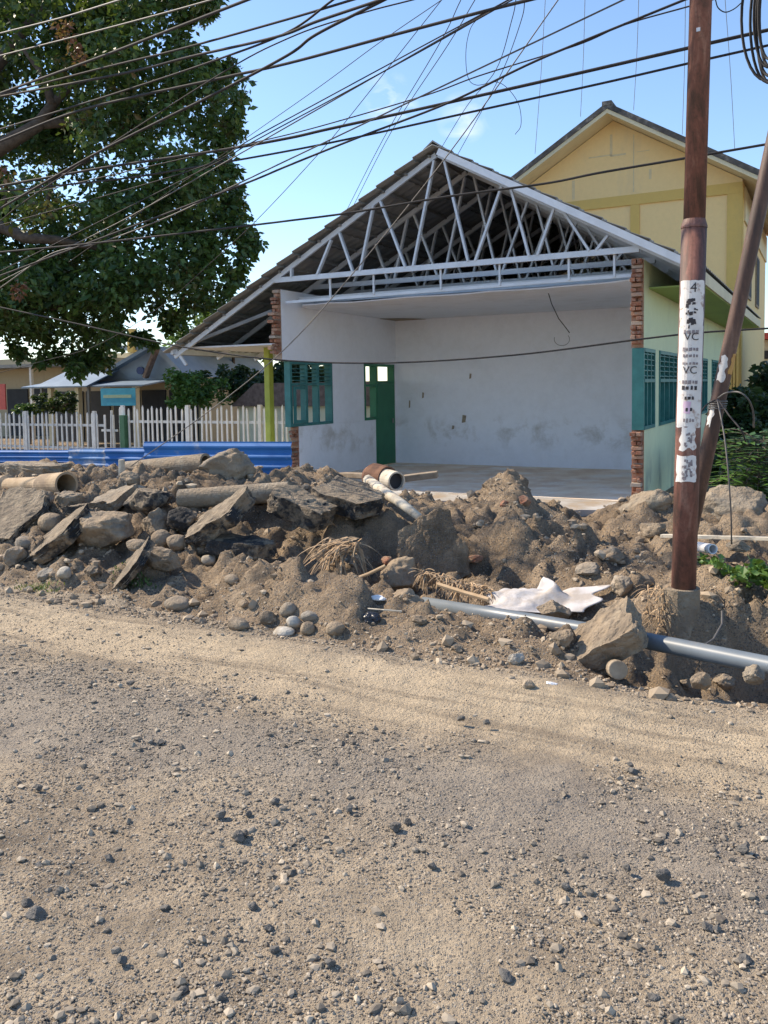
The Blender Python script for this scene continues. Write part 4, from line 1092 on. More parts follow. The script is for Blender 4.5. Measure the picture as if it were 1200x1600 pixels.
# verandah on the left: flat ceiling, column, hanging strut
MB().box(-10.8, A0 - .003, 12.35, BE, 2.47, 2.50).build('verandah_ceiling', CEILM, S)
MB().box(-10.86, -10.805, 12.1, BE, 2.36, 2.55).build('fascia', STEELW, S)
for i, bb in enumerate((13.0, 17.2, 21.4)):
    MB().box(-9.39, -9.27, bb, bb + .14, -.3, 2.47).build('post', LIME, S, bevel=.01)
MB().bar((-10.85, 12.2, 2.5), (-10.62, 12.25, 2.16), .05, .05).build('strut', STEELW, S)
MB().bar((-8.6, 12.2, 3.05), (-10.6, 12.22, 2.52), .04, .06).build('strut', STEELD, S)
# loose wires dangling in the room
MB().tube([at_b(855, 452, 13.2), at_b(862, 475, 13.3), at_b(873, 498, 13.4), at_b(884, 512, 13.45), at_b(890, 520, 13.5)], .008, 5).build('dangling_wire', CABLE, S)
m = MB(); k = []
for i in range(15):
    tt = -.6 + i * .29; k.append(at_b(878 + 12 * math.cos(tt), 530 + 10 * math.sin(tt), 13.6))
m.tube(k, .005, 5); m.build('dangling_wire', CABLEG, S)
# scars on the back wall
for (px, py, w, h) in ((661, 618, 4, 9), (735, 588, 4, 8), (725, 655, 8, 12), (708, 668, 5, 6), (640, 632, 3, 12)):
    q = at_b(px, py, BK)
    MB().prism([(q.x - w / 150, q.z - h / 150), (q.x + w / 240, q.z - h / 190), (q.x + w / 150, q.z + h / 150), (q.x - w / 260, q.z + h / 130)], 'b', BK - .004, BK - .001).build('wall_scar', WOODD, S)

# ------------------------------------------------------------------ yellow two storey building behind
BY = 30.0
yc, yap, yl = -2.5, -6.66, -10.82
Yb = empty('yellow_building', (yap, BY, 0), 'tall yellow gabled building rising behind the school, with ochre bands', 'building')
zc = 8.25; za = 10.75
MB().prism([(yl, -.6), (yc, -.6), (yc, zc), (yap, za), (yl, zc - .02)], 'b', BY, BY + 12).build('wall', YELLOW, Yb)
MB().box(yl, yc + .012, BY - .06, BY - .002, 7.80, 8.15).build('band', YBAND, Yb)
for x0, x1 in ((yc - .45, yc + .012), (-6.05, -5.75), (yl, yl + .4)):
    MB().box(x0, x1, BY - .052, BY - .003, -.5, 7.798).build('pilaster', YBAND, Yb)
MB().box(yc + .0, yc + .03, BY - .052, BY + .35, -.5, 7.95).build('pilaster', YBAND, Yb)
for z in (2.6, ):
    MB().box(yc + .002, yc + .06, BY + .6, BY + 11.9, 7.0, 8.1).build('band', CREAM, Yb)
# roof: two slabs with a plain soffit, dark weathered tiles on top
sl = (za - zc) / (yap - yc) * -1
def yroof(end, nm):
    dz = sl * abs(end - yap)
    o = MB().prism([(yap, za + .16), (end, za + .16 - dz), (end, za + .02 - dz), (yap, za + .02)], 'b', BY - .9, BY + 12.4).build('soffit', CREAM, Yb)
    MB().prism([(yap, za + .36), (end, za + .36 - dz), (end, za + .165 - dz), (yap, za + .165)], 'b', BY - .93, BY + 12.45).build('roof', ROOFD, Yb)
ROOFD = simple('weathered_dark_tile', [(.3, (.035, .033, .032)), (.55, (.09, .085, .08)), (.75, (.30, .28, .25))], 3, .9, .5, .03, 9)
yroof(-1.55, 'right'); yroof(-11.8, 'left')
MB().box(yap - .16, yap + .16, BY - .95, BY + 12.4, za + .26, za + .40).build('ridge_cap', ROOFD, Yb)
for z0, z1 in ((4.6, 6.6),):
    for b0 in (BY + 2.0, BY + 6.0):
        w = MB().box(yc + .002, yc + .05, b0, b0 + 1.6, z0, z1).build('window', WOODD, Yb)
        MB().box(yc + .05, yc + .06, b0 + .1, b0 + 1.5, z0 + .1, z1 - .1).build('pane', VOID, w)
# ribbed ochre lower wall on the right corner
m = MB()
for k in range(9):
    x0 = yc - .95 + k * .105
    m.box(x0, x0 + .075, BY - .14, BY - .055, -.5, 4.3)
m.build('ribbed_panel', YBAND, Yb)
# painted repairs in the gable
PATCH = simple('grey_patch', [(.3, (.58, .48, .30)), (.7, (.70, .57, .34))], 6, .9, 0)
for (x0, x1, y0, y1) in ((955, 978, 239, 245), (894, 898, 282, 312), (953, 957, 210, 245), (1014, 1018, 264, 280), (989, 991, 210, 300), (920, 955, 243, 246), (995, 1015, 235, 237)):
    p0 = at_b(x0, y1, BY); p1 = at_b(x1, y0, BY)
    MB().box(p0.x, p1.x, BY - .006, BY - .002, p0.z, p1.z).build('plaster_patch', PATCH, Yb)

# ------------------------------------------------------------------ blue corrugated sheets
def blue_sheet(x0, x1, y0, y1, b, mat, label, tilt=.0):
    p0 = at_b(x0, y1, b); p1 = at_b(x1, y0, b); p2 = at_b(x1, y1, b); p3 = at_b(x0, y0, b)
    mb = MB(); n = 28; k = 12; V = []; F = []
    for i in range(n + 1):
        t = i / n; w = (.5 - .5 * math.cos(2 * math.pi * t * 4))
        w = min(1, max(0, (w - .45) * 3)) * .022
        for j in range(k + 1):
            s = j / k
            a = p0.x + (p2.x - p0.x) * s
            zb = p0.z + (p2.z - p0.z) * s - .05; zt = p3.z + (p1.z - p3.z) * s
            V.append((a, b - w + .02 * math.sin(s * 5) + tilt * t, zb + (zt - zb) * t))
    for i in range(n):
        for j in range(k): F.append((i * (k + 1) + j, i * (k + 1) + j + 1, (i + 1) * (k + 1) + j + 1, (i + 1) * (k + 1) + j))
    o = mb.add(V, F).build('corrugated_sheet', mat)
    s = o.modifiers.new('thickness', 'SOLIDIFY'); s.thickness = .006
    tag(o, label, 'metal sheet', 'blue corrugated sheets below the fence')
blue_sheet(-60, 113, 703, 728, 9.75, BLUE, 'low blue corrugated sheet at the left end of the row')
blue_sheet(109, 170, 701, 737, 9.65, BLUEL, 'narrow scuffed blue sheet with white wear')
blue_sheet(166, 232, 700, 740, 9.58, BLUE, 'plain blue sheet between the scuffed one and the tallest one')
blue_sheet(227, 458, 690, 748, 9.5, BLUE, 'tallest and longest blue corrugated sheet beside the brick edge')

# ------------------------------------------------------------------ picket fences
def picket_fence(px0, px1, ytop, b, mat, label, zb, gap, post_every, lean=None):
    q0 = at_b(px0, ytop, b); q1 = at_b(px1, ytop, b)
    org = ((q0.x + q1.x) / 2, b, zb)
    root = empty('picket_fence', org, label, 'fence', 'white picket fences in front of the school yard')
    z1 = (q0.z + q1.z) / 2
    m = MB(); w = .02
    m.add([(-w, -.012, 0), (w, -.012, 0), (w, .012, 0), (-w, .012, 0), (-w, -.012, z1 - zb - .05), (w, -.012, z1 - zb - .05), (w, .012, z1 - zb - .05), (-w, .012, z1 - zb - .05), (0, -.012, z1 - zb), (0, .012, z1 - zb)],
          [(3, 2, 1, 0), (0, 1, 5, 8, 4), (2, 3, 7, 9, 6), (1, 2, 6, 9, 5, 8)[:4] if False else (1, 2, 6, 5), (3, 0, 4, 7), (5, 6, 9, 8), (7, 4, 8, 9)])
    me = m.mesh('picket', mat)
    a = q0.x; i = 0
    while a < q1.x and i < 90:
        o = bpy.data.objects.new('picket', me); COL.objects.link(o); o.parent = root
        o.location = (a - org[0], 0, 0)
        o.rotation_euler = (0, R(1.6 * math.sin(i * 12.9898) * math.cos(i * 4.1)), 0); o.scale = (1, 1, 1 + .03 * math.sin(i * 78.2))
        if lean and lean[0] < i < lean[1]: o.rotation_euler = (0, R(-5 - (i % 3) * 3), 0)
        a += gap; i += 1
    for zz in (zb + (z1 - zb) * .30, zb + (z1 - zb) * .74):
        MB().box(q0.x - .05, q1.x + .05, b + .014, b + .05, zz, zz + .055).build('rail', mat, root)
    x = q0.x
    while x <= q1.x + .1:
        MB().box(x + gap / 2 - .04, x + gap / 2 + .04, b - .015, b + .055, zb - .3, z1 + .04).build('post', mat, root); x += post_every
    return root
picket_fence(-60, 158, 645, 14.0, FENCEG, 'greyed picket fence at the left, shorter than its neighbour', -.02, .165, 2.3)
m = picket_fence(187, 452, 636, 14.0, FENCEW, 'taller whiter picket fence running behind the lime green post', -.02, .138, 1.9)
t = at_b(172, 648, 14.0)
f = MB()
for i, (dx, dz, lean) in enumerate(((-.12, .0, .0), (.04, .10, .06), (.16, .0, -.02))):
    f.bar((t.x + dx, 13.95, 0), (t.x + dx + lean, 13.95, t.z + dz), .05, .025)
f.bar((t.x - .25, 13.97, .8), (t.x + .25, 13.97, .8), .02, .05)
tag(f.build('broken_gate', FENCEG), 'broken leaning pickets in the gap between both fences', 'gate')
tag(MB().box(t.x + .38, t.x + .52, 13.9, 14.02, -.1, 1.15).build('green_post', simple('dark_green_paint', [(.3, (.03, .10, .05)), (.7, (.06, .16, .08))], 6, .7, .1)), 'dark green wooden post between both picket fences', 'post')

# ------------------------------------------------------------------ houses across the yard
BH = 26.0
def P(px, py, b=BH): return at_b(px, py, b)
H = empty('house', (P(200, 640).x, BH, -.5), 'pale house with blue grey gable, oval sign and long awning', 'house')
g0, g1, g2, g3 = P(150, 597), P(238, 546), P(252, 546), P(292, 590)
MB().prism([(g0.x, g0.z), (g3.x, g3.z - .2), (g3.x, g3.z), (g2.x, g2.z), (g1.x, g1.z)], 'b', BH, BH + 6).build('gable', BLUEGREY, H)
MB().bar((g0.x, BH - .1, g0.z + .06), (g1.x, BH - .1, g1.z + .06), .5, .14, (0, 0, 1)).build('verge', LGREY, H)
MB().bar((g2.x, BH - .25, g2.z + .04), (P(234, 590).x, BH - .25, P(234, 590).z), .25, .14, (0, 0, 1)).build('verge', TILER, H)
w = MB(); c = P(220, 579); n = 20
w.prism([(c.x + .17 * math.cos(i * 2 * math.pi / n) * 1.15, c.z + .16 * math.sin(i * 2 * math.pi / n)) for i in range(n)], 'b', BH - .05, BH - .002); w.build('oval_sign', SIGNB, H)
p = P(80, 585); q = P(268, 585)
MB().add([(p.x, BH - .05, 2.13), (q.x, BH - .05, 2.13), (q.x, BH - 1.6, 1.92), (p.x, BH - 1.6, 1.92), (p.x, BH - .05, 2.08), (q.x, BH - .05, 2.08), (q.x, BH - 1.6, 1.86), (p.x, BH - 1.6, 1.86)],
         [(0, 1, 2, 3), (7, 6, 5, 4), (0, 4, 5, 1), (1, 5, 6, 2), (2, 6, 7, 3), (3, 7, 4, 0)]).build('awning', LGREY, H)
MB().box(P(60, 600).x, P(300, 600).x, BH + .5, BH + 5.5, -.6, 2.2).build('wall', HOUSE_SHADED, H)
for px0, px1 in ((72, 116), (121, 158), (164, 205), (209, 246), (252, 296)):
    MB().box(P(px0, 600).x, P(px1, 600).x, BH + .44, BH + .498, -.5, 1.7).build('dark_fill', VOID, H)  # near-black panels paint the shade under the awning across the wall
for px in (118, 160, 248):
    x = P(px, 600).x; MB().box(x, x + .2, BH - 1.5, BH - 1.3, -.6, 1.86).build('column', CREAM, H)
bn0, bn1 = P(158, 634, BH - 2.1), P(211, 606, BH - 2.1)
B_ = empty('banner', ((bn0.x + bn1.x) / 2, BH - 2.1, bn0.z), 'turquoise banner hung below the awning of the pale house', 'banner')
MB().box(bn0.x, bn1.x, BH - 2.1, BH - 2.08, bn0.z, bn1.z).build('cloth', BANNER, B_)
MB().box(bn0.x + .15, bn1.x - .2, BH - 2.112, BH - 2.103, bn0.z + .30, bn0.z + .42).build('print', BANY, B_)
MB().tube([(bn0.x, BH - 2.09, bn1.z - .02), (bn0.x - .1, BH - 1.62, 1.9)], .012, 5).build('cord', CABLEG, B_)
MB().tube([(bn1.x, BH - 2.09, bn1.z - .02), (bn1.x + .1, BH - 1.62, 1.9)], .012, 5).build('cord', CABLEG, B_)
# corrugated pale awning panel left of the house
p0, p1 = P(78, 606, 25), P(158, 578, 25)
m = MB()
m.add([(p0.x, 24.2, p0.z), (p1.x, 24.2, p0.z), (p1.x, 26, p1.z), (p0.x, 26, p1.z), (p0.x, 24.2, p0.z + .05), (p1.x, 24.2, p0.z + .05), (p1.x, 26, p1.z + .05), (p0.x, 26, p1.z + .05)], [(0, 1, 2, 3), (7, 6, 5, 4), (0, 4, 5, 1), (1, 5, 6, 2), (2, 6, 7, 3), (3, 7, 4, 0)])
SH = empty('shed', (p0.x + .5, 25, -.5), 'open shed with a pale blue sloping roof left of the banner', 'shed')
m.build('roof', LGREY, SH)
for x in (p0.x + .1, p1.x - .2):
    MB().box(x, x + .1, 24.4, 24.5, -.6, p0.z + .02).build('post', STEELD, SH)
# cream house behind, mostly hidden by the tree
H2 = empty('cream_house', (P(40, 640, 29).x, 29, -.5), 'beige house behind the tree at the left edge with a dark doorway', 'house')
x0, x1 = P(-160, 600, 29).x, P(118, 600, 29).x
MB().box(x0, x1, 29, 34, -.6, P(40, 560, 29).z).build('wall', HOUSE_SHADED, H2)
MB().box(x0 - .3, x1 + .3, 27.4, 34.3, P(40, 576, 29).z, P(40, 572, 29).z + .03).build('roof', STEELD, H2)
for px0, px1 in ((12, 44), (-60, -20), (54, 112)):
    MB().box(P(px0, 600, 29).x, P(px1, 600, 29).x, 28.93, 28.998, -.5, P(20, 608, 29).z).build('doorway', VOID, H2)
x = P(49, 600, 27.6).x
MB().box(x, x + .13, 27.5, 27.63, -.6, P(40, 576, 29).z - .002).build('post', FENCEW, H2)
tag(MB().box(P(-8, 620, 24).x, P(8, 620, 24).x, 24, 24.06, P(0, 640, 24).z, P(0, 600, 24).z).build('red_sign', [REDP]), 'small red and white sign at the left edge', 'sign')
H3 = empty('upper_house', (P(180, 560, 33).x, 33, -.5), 'cream upper storey seen behind the blue grey gable', 'building')
MB().box(P(150, 560, 33).x, P(225, 560, 33).x, 33, 38, -.6, P(180, 552, 33).z).build('wall', CREAM, H3)
MB().box(P(196, 540, 33).x, P(224, 540, 33).x, 32.5, 38.4, P(200, 548, 33).z, P(200, 541, 33).z).build('roof', LGREY, H3)
MB().box(P(214, 540, 33).x, P(222, 540, 33).x, 32.3, 32.6, P(200, 552, 33).z, P(200, 516, 33).z).build('chimney', YBAND, H3)
# low dark tiled roof behind the verandah
T = empty('tiled_outbuilding', (P(410, 640, 20).x, 20, 0), 'low outbuilding with an old dark tiled roof behind the picket fence', 'outbuilding')
r0, r1 = P(360, 634, 20), P(470, 634, 20)
MB().prism([(r0.x, 1.18), (r1.x + 3, 1.18), (r1.x + 3, 1.85), (r0.x + .9, 1.85)], 'b', 20.0, 20.5).build('roof', TILER, T)
MB().box(r0.x + .15, r1.x + 2.9, 20.15, 22, -.1, 1.175).build('wall', CREAM, T)

# ------------------------------------------------------------------ foliage
def leaves(mb, centers, rs, n, size, rnd_, droop=.6, aspect=.28, up=(0, 0, 1)):
    V = mb.v; F = mb.f
    for c, rad in zip(centers, rs):
        for i in range(n):
            while True:
                d = Vector((rnd_.uniform(-1, 1), rnd_.uniform(-1, 1), rnd_.uniform(-1, 1)))
                if d.length < 1: break
            p = Vector(c) + d * rad
            L = size * rnd_.uniform(.45, 1.4); w = L * aspect
            ax = Vector((rnd_.gauss(0, 1), rnd_.gauss(0, 1), rnd_.gauss(0, .5) - droop)).normalized()
            s = ax.cross(Vector((rnd_.gauss(0, 1), rnd_.gauss(0, 1), rnd_.gauss(0, 1)))).normalized()
            nn = s.cross(ax)
            o = len(V)
            V.extend([tuple(p), tuple(p + ax * L * .5 + s * w - nn * w * .25), tuple(p + ax * L), tuple(p + ax * L * .5 - s * w - nn * w * .25)])
            F.append((o, o + 1, o + 2)); F.append((o, o + 2, o + 3))
    mb.m = [0] * len(F)
def limb(mb, pts, r0, r1, n=9):
    k = len(pts); mb.tube(pts, 0, n, True, 0, [r0 + (r1 - r0) * i / (k - 1) for i in range(k)])
def in_poly(x, y, poly):
    c = False; j = len(poly) - 1
    for i in range(len(poly)):
        xi, yi = poly[i]; xj, yj = poly[j]
        if ((yi > y) != (yj > y)) and (x < (xj - xi) * (y - yi) / (yj - yi) + xi): c = not c
        j = i
    return c
TY = 28.0
def big_tree():
    rt = random.Random(8)
    base = at_Y(-130, 720, TY + .5)
    T_ = empty('mango_tree', (base.x, base.y, -.3), 'huge dark leafed mango tree filling the upper left, wires in front', 'tree')
    def Q(px, py, dy=0): return at_Y(px, py, TY + dy)
    tr = MB()
    limb(tr, [Q(-130, 760), Q(-125, 600), Q(-110, 470), Q(-100, 380), Q(-60, 250, -.5)], .50, .34)
    limb(tr, [Q(-118, 440), Q(-60, 395, -1), Q(0, 352, -1.8), Q(40, 372, -2.2), Q(90, 375, -2.4), Q(160, 390, -2)], .34, .07)
    limb(tr, [Q(-100, 330), Q(-40, 255, -1), Q(10, 225, -1.5), Q(60, 195, -1.5), Q(85, 160, -1.2), Q(110, 135, -1), Q(170, 110, 0)], .33, .06)
    limb(tr, [Q(82, 165, -1.3), Q(70, 120, -1), Q(40, 80, -.5), Q(10, 20, 0)], .15, .05)
    limb(tr, [Q(60, 195, -1.5), Q(130, 190, -.5), Q(220, 200, .5), Q(300, 190, 1)], .15, .04)
    limb(tr, [Q(-60, 395, -1), Q(20, 300, -.5), Q(72, 330, -1.2), Q(80, 280, -1), Q(140, 250, 0)], .16, .05)
    limb(tr, [Q(-110, 470), Q(-20, 470, -1), Q(80, 480, -1.5), Q(180, 470, -.5), Q(260, 440, 0)], .2, .05)
    limb(tr, [Q(-60, 250, -.5), Q(-20, 120, 0), Q(60, 20, 1), Q(140, -60, 1)], .3, .08)
    tr.build('trunk', BARK, T_, smooth=True)
    poly = [(-420, 420), (-420, -120), (330, -150), (318, -40), (345, 10), (296, 20), (290, 70), (330, 95), (385, 120), (388, 165), (378, 200), (352, 210), (352, 245), (378, 290), (398, 330), (400, 385), (385, 402), (378, 440), (360, 462), (330, 470), (290, 490), (262, 525), (235, 530), (205, 500), (186, 530), (160, 565), (128, 585), (112, 562), (60, 545), (0, 545), (-200, 560)]
    hol = [(22, 175, 26), (28, 270, 30), (110, 300, 26), (60, 330, 14), (145, 145, 14), (50, 40, 16), (270, 120, 12), (240, 250, 14), (160, 232, 16), (90, 150, 12), (20, 340, 12), (130, 340, 14), (345, 455, 10), (200, 478, 14), (20, 100, 16), (215, 330, 9), (300, 240, 10), (60, 215, 12)]
    cen = []; rs = []
    for k in range(5):
        pass
    tries = 0
    while len(cen) < 490 and tries < 14000:
        tries += 1
        x = rt.uniform(-420, 400); y = rt.uniform(-150, 590)
        if x < -60 and rt.random() < .45: continue
        if not in_poly(x, y, poly): continue
        if any((x - hx) ** 2 + (y - hy) ** 2 < (hr * 1.15) ** 2 for hx, hy, hr in hol): continue
        # nearer to the crown's edge the crown is thinner
        dep = 4.8 * math.sqrt(max(.05, 1 - ((x + 20) / 450) ** 2)) * math.sqrt(max(.05, 1 - ((y - 215) / 400) ** 2))
        dy = rt.uniform(-dep, dep * .8)
        if x < 150 and y < 420: dy = rt.uniform(-.6, max(.5, dep)) if rt.random() < .88 else dy
        rad = rt.uniform(.5, .98)
        # keep the clump inside the outline
        rp = rad * FPX / (TY + dy) * .8
        if not all(in_poly(x + rp * math.cos(t), y + rp * math.sin(t), poly) for t in (0, 1.57, 3.14, 4.71)):
            if rt.random() < .8: continue
            rad *= .6
        cen.append(Q(x, y, dy)); rs.append(rad)
    # fringe of little sprays along the outline
    for i in range(len(poly)):
        (xa, ya), (xb, yb) = poly[i], poly[(i + 1) % len(poly)]
        if min(xa, xb) < -100: continue
        L = math.hypot(xb - xa, yb - ya)
        for j in range(max(1, int(L / 16))):
            t = rt.random()
            cen.append(Q(xa + (xb - xa) * t - rt.uniform(2, 18), ya + (yb - ya) * t + rt.uniform(-8, 8), rt.uniform(-1.5, 1.5))); rs.append(rt.uniform(.18, .4))
    mb = MB()
    for c, r_ in zip(cen, rs):
        leaves(mb, [c], [r_], int(30 + 260 * r_), .235, rt, droop=.75)
    mb.m = [0] * len(mb.f)
    mb.build('crown', LEAF, T_, fix=False)
    rr = random.Random(3); rm = leaf_mat('red_shoot', (.16, .05, .03), (.22, .085, .05), (.24, .13, .06))
    for c, r_ in ((Q(5, 272, -5), .30), (Q(30, 452, -5), .24), (Q(102, 45, -4), .34), (Q(120, 80, -4), .30)):
        fl = MB(); leaves(fl, [c], [r_], int(40 + 90 * r_), .17, rr); fl.build('reddish_shoots', rm, T_, fix=False)
big_tree()
def bushy(name, px0, px1, py0, py1, b, mat, n, leafs, size, label, cat='tree', seed=1, trunk=True, group=None, zb=0, depth=1.2, droop=.2):
    rt = random.Random(seed)
    c = at_b((px0 + px1) / 2, (py0 + py1) / 2, b)
    Y = c.x * AX[1] + c.y * BX[1]; s = FPX / Y
    w = (px1 - px0) / s / 2; h = (py1 - py0) / s / 2
    o = empty(name, (c.x, b, zb), label, cat, group)
    cen = []; rs = []
    for i in range(n):
        t = rt.uniform(0, 6.28); q = math.sqrt(rt.random())
        rad = min(w, h) * rt.uniform(.22, .42)
        cen.append((c.x + (w - rad * .7) * q * math.cos(t), b + rt.uniform(-depth, depth) * min(w, 2), c.z + (h - rad * .7) * q * math.sin(t))); rs.append(rad)
    mb = MB(); leaves(mb, cen, rs, leafs, size, rt, droop)
    mb.build('crown', mat, o, fix=False)
    if trunk:
        m = MB()
        limb(m, [(c.x, b, zb - .2), (c.x + .05, b, (zb + c.z) / 2), (c.x, b, c.z)], max(.05, w * .08), .03)
        for i in range(6): limb(m, [(c.x, b, c.z - h * .6), cen[i]], .04, .015, 6)
        m.build('trunk', BARK, o, smooth=True)
    return o
bushy('broadleaf_tree', 285, 440, 468, 560, 30, LEAFB, 60, 90, .30, 'mid green tree between the big dark tree and the school roof', seed=2, zb=-.5)
bushy('shrub', 264, 338, 574, 640, 19.2, LEAFB, 40, 90, .14, 'bright green shrub under the hanging verandah edge', 'shrub', seed=3)
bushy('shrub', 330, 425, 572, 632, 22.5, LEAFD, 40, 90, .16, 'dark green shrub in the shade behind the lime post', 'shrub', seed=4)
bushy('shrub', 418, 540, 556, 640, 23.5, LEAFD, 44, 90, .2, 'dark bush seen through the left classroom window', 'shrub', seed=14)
bushy('dark_shrub', 1120, 1215, 596, 715, 16.0, LEAFD, 40, 90, .13, 'loose green bush growing in the gap behind the leaning pole', 'shrub', seed=15, trunk=False)
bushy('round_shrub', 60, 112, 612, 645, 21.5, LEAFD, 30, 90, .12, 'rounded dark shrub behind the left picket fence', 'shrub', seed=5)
bushy('round_shrub', 26, 64, 630, 650, 21.0, LEAFR, 20, 80, .12, 'small pale green shrub left of the rounded dark shrub', 'shrub', seed=6)
bushy('dark_tree', 1176, 1290, 552, 690, 24, LEAFD, 50, 110, .22, 'dark tree at the right edge below the red roof', seed=7)
bushy('dark_tree', 1240, 1420, 470, 680, 30, LEAFD, 50, 110, .3, 'dark tree standing beyond the right edge', seed=17)
bushy('dark_shrub', 1095, 1150, 690, 770, 13.5, LEAFD, 26, 80, .1, 'dark undergrowth beside the green outer wall', 'shrub', seed=8, trunk=False)
# pinnate plant at the right edge
def pinnate(name, cx, cy, b, n, L, mat, label, seed, spread=1.0, base_z=None):
    rt = random.Random(seed); c = at_b(cx, cy, b)
    zb = base_z if base_z is not None else hz(c.x, c.y)
    o = empty(name, (c.x, c.y, zb), label, 'plant')
    st = MB(); lf = MB(); V = lf.v; F = lf.f
    for i in range(n):
        t = rt.uniform(0, 6.28); h0 = rt.uniform(.05, 1.0) * (c.z - zb) * 1.25
        p = Vector((c.x + rt.uniform(-.08, .08), c.y + rt.uniform(-.08, .08), zb + h0))
        d = Vector((math.cos(t) * spread, math.sin(t) * spread, rt.uniform(.1, .8))).normalized()
        ln = L * rt.uniform(.7, 1.2); pts = []
        for j in range(7):
            q = j / 6; pts.append(p + d * ln * q + Vector((0, 0, -.45 * ln * q * q)))
        st.tube(pts, .004, 4)
        sd = d.cross(Vector((0, 0, 1))).normalized()
        for j in range(1, 7):
            for sg in (-1, 1):
                ax = (sd * sg + d * .55 + Vector((0, 0, -.25 + rt.uniform(-.15, .15)))).normalized(); l2 = ln * .34 * rt.uniform(.8, 1.2); w2 = l2 * .16
                q = pts[j]; s2 = ax.cross(Vector((0, 0, 1))).normalized(); k = len(V)
                V.extend([tuple(q), tuple(q + ax * l2 * .5 + s2 * w2), tuple(q + ax * l2), tuple(q + ax * l2 * .5 - s2 * w2)])
                F.append((k, k + 1, k + 2, k + 3))
    lf.m = [0] * len(F)
    st.tube([(c.x, c.y, zb - .1), (c.x, c.y, c.z)], .012, 6)
    st.build('stem', BARK, o); lf.build('leaf', mat, o, fix=False)
pinnate('leafy_plant', 1186, 705, 9.3, 95, .46, LEAFB, 'tall plant with feathery dark green leaves at the right edge', 11)
pinnate('leafy_plant', 1215, 690, 10.4, 60, .42, LEAFR, 'second feathery plant just beyond the right edge', 12)
def creeper(name, pts, n, size, mat, label, seed):
    rt = random.Random(seed); mb = MB(); cs = []
    for i in range(n):
        k = rt.randrange(len(pts) - 1); t = rt.random()
        px = pts[k][0] + (pts[k + 1][0] - pts[k][0]) * t; py = pts[k][1] + (pts[k + 1][1] - pts[k][1]) * t; b = pts[k][2] + (pts[k + 1][2] - pts[k][2]) * t
        p = at_b(px + rt.uniform(-9, 9), py + rt.uniform(-7, 7), b + rt.uniform(-.12, .12)); p.z = max(p.z, hz(p.x, p.y) + .01)
        cs.append(p)
    leaves(mb, cs, [.03] * n, 3, size, rt, -.1, .42)
    return tag(mb.build(name, mat, fix=False), label, 'plant')
creeper('creeper', [(1095, 870, 6.9), (1130, 890, 6.6), (1160, 905, 6.5), (1200, 900, 6.5), (1230, 880, 6.5)], 110, .055, LEAFB, 'bright green creeper trailing over the bank right of the pole', 21)
creeper('creeper', [(1180, 880, 6.7), (1195, 905, 6.4), (1225, 915, 6.3)], 90, .06, LEAFB, 'thicker green creeper at the right edge of the bank', 22)
def tuft(cx, cy, n, size, label, seed):
    rt = random.Random(seed); g = at_ground(cx, cy); mb = MB()
    for i in range(n):
        a = g.x + rt.gauss(0, .12); b = g.y + rt.gauss(0, .05); z = hz(a, b); t = rt.uniform(0, 6.28); L = size * rt.uniform(.5, 1.2)
        d = Vector((math.cos(t) * .7, math.sin(t) * .7, 1)).normalized(); s = Vector((-math.sin(t), math.cos(t), 0)) * .0045
        p = Vector((a, b, z)); q = p + d * L * .6; e = p + d * L + Vector((0, 0, -.25 * L))
        mb.add([p - s, p + s, q + s * .7, q - s * .7, e], [(0, 1, 2, 3), (3, 2, 4)])
    tag(mb.build('grass_tuft', GRASSM if seed != 32 else LEAFB, fix=False), label, 'grass', kind='stuff')
tuft(60, 922, 160, .06, 'yellowish grass tuft at the left road edge', 31)
tuft(210, 925, 150, .06, 'green grass tuft in front of the thin slab', 32)
# clutter behind the poles
mb = MB(); mb.box(-1.9, -.9, 19.0, 19.06, -.2, .8); tag(mb.build('dark_fence', DARKM), 'dark corrugated fence in the gap between both buildings', 'fence')
RR = empty('red_roof_house', at_b(1215, 620, 46), 'distant low house with a red roof edge at the right', 'house')
q = at_b(1188, 530, 46); e = at_b(1300, 530, 46)
MB().box(q.x, e.x, 46, 50, -.5, q.z - .05).build('wall', CREAM, RR)
MB().box(q.x - .5, e.x, 45.4, 50.5, q.z - .02, q.z + .28).build('roof', REDP, RR)
for k in range(3):
    z = at_b(1190, 553 + 20 * k, 46).z
    MB().box(q.x + .1, e.x - .2, 45.93, 45.998, z - .25, z + .15).build('window', VOID, RR)

# ------------------------------------------------------------------ steel pole with posters, leaning pole
def pole_axis(p, q): return (Vector(p), Vector(q))
pb = at_b(1067, 955, 6.12); ptop = at_b(1095, 0, 6.12)
PL = empty('utility_pole', (pb.x, pb.y, pb.z), 'red brown steel utility pole covered with torn posters, on a concrete footing', 'utility pole')
up_ = (ptop - pb).normalized(); ptop2 = pb + up_ * 8.5
def on_pole(py):
    t = (955 - py) / 955.0
    return pb.lerp(ptop, t)
def prad(z):
    # stepped steel tube: thicker lower section
    return .083 if z < on_pole(345).z else .0715
zs = on_pole(345)
MB().tube([pb - up_ * .1, zs], .083, 28, mi=0).build('lower_tube', POLE, PL, smooth=True)
MB().tube([zs - up_ * .0, zs + up_ * .012, zs + up_ * .06], .07, 28, rs=[.0865, .0865, .072]).build('joint_collar', POLE, PL)
MB().tube([zs + up_ * .01, ptop2], .0715, 28).build('upper_tube', POLE, PL, smooth=True)
m = MB(); m.tube([(pb.x - .012, pb.y, pb.z - .32), (pb.x - .012, pb.y, pb.z + .17)], .115, 20, rs=[.135, .125]); m.build('footing', CONC, PL)
for kz in (on_pole(50),):
    MB().box(kz.x - .012, kz.x + .012, kz.y - .078, kz.y - .06, kz.z - .012, kz.z + .012).build('bolt', STEELW, PL)
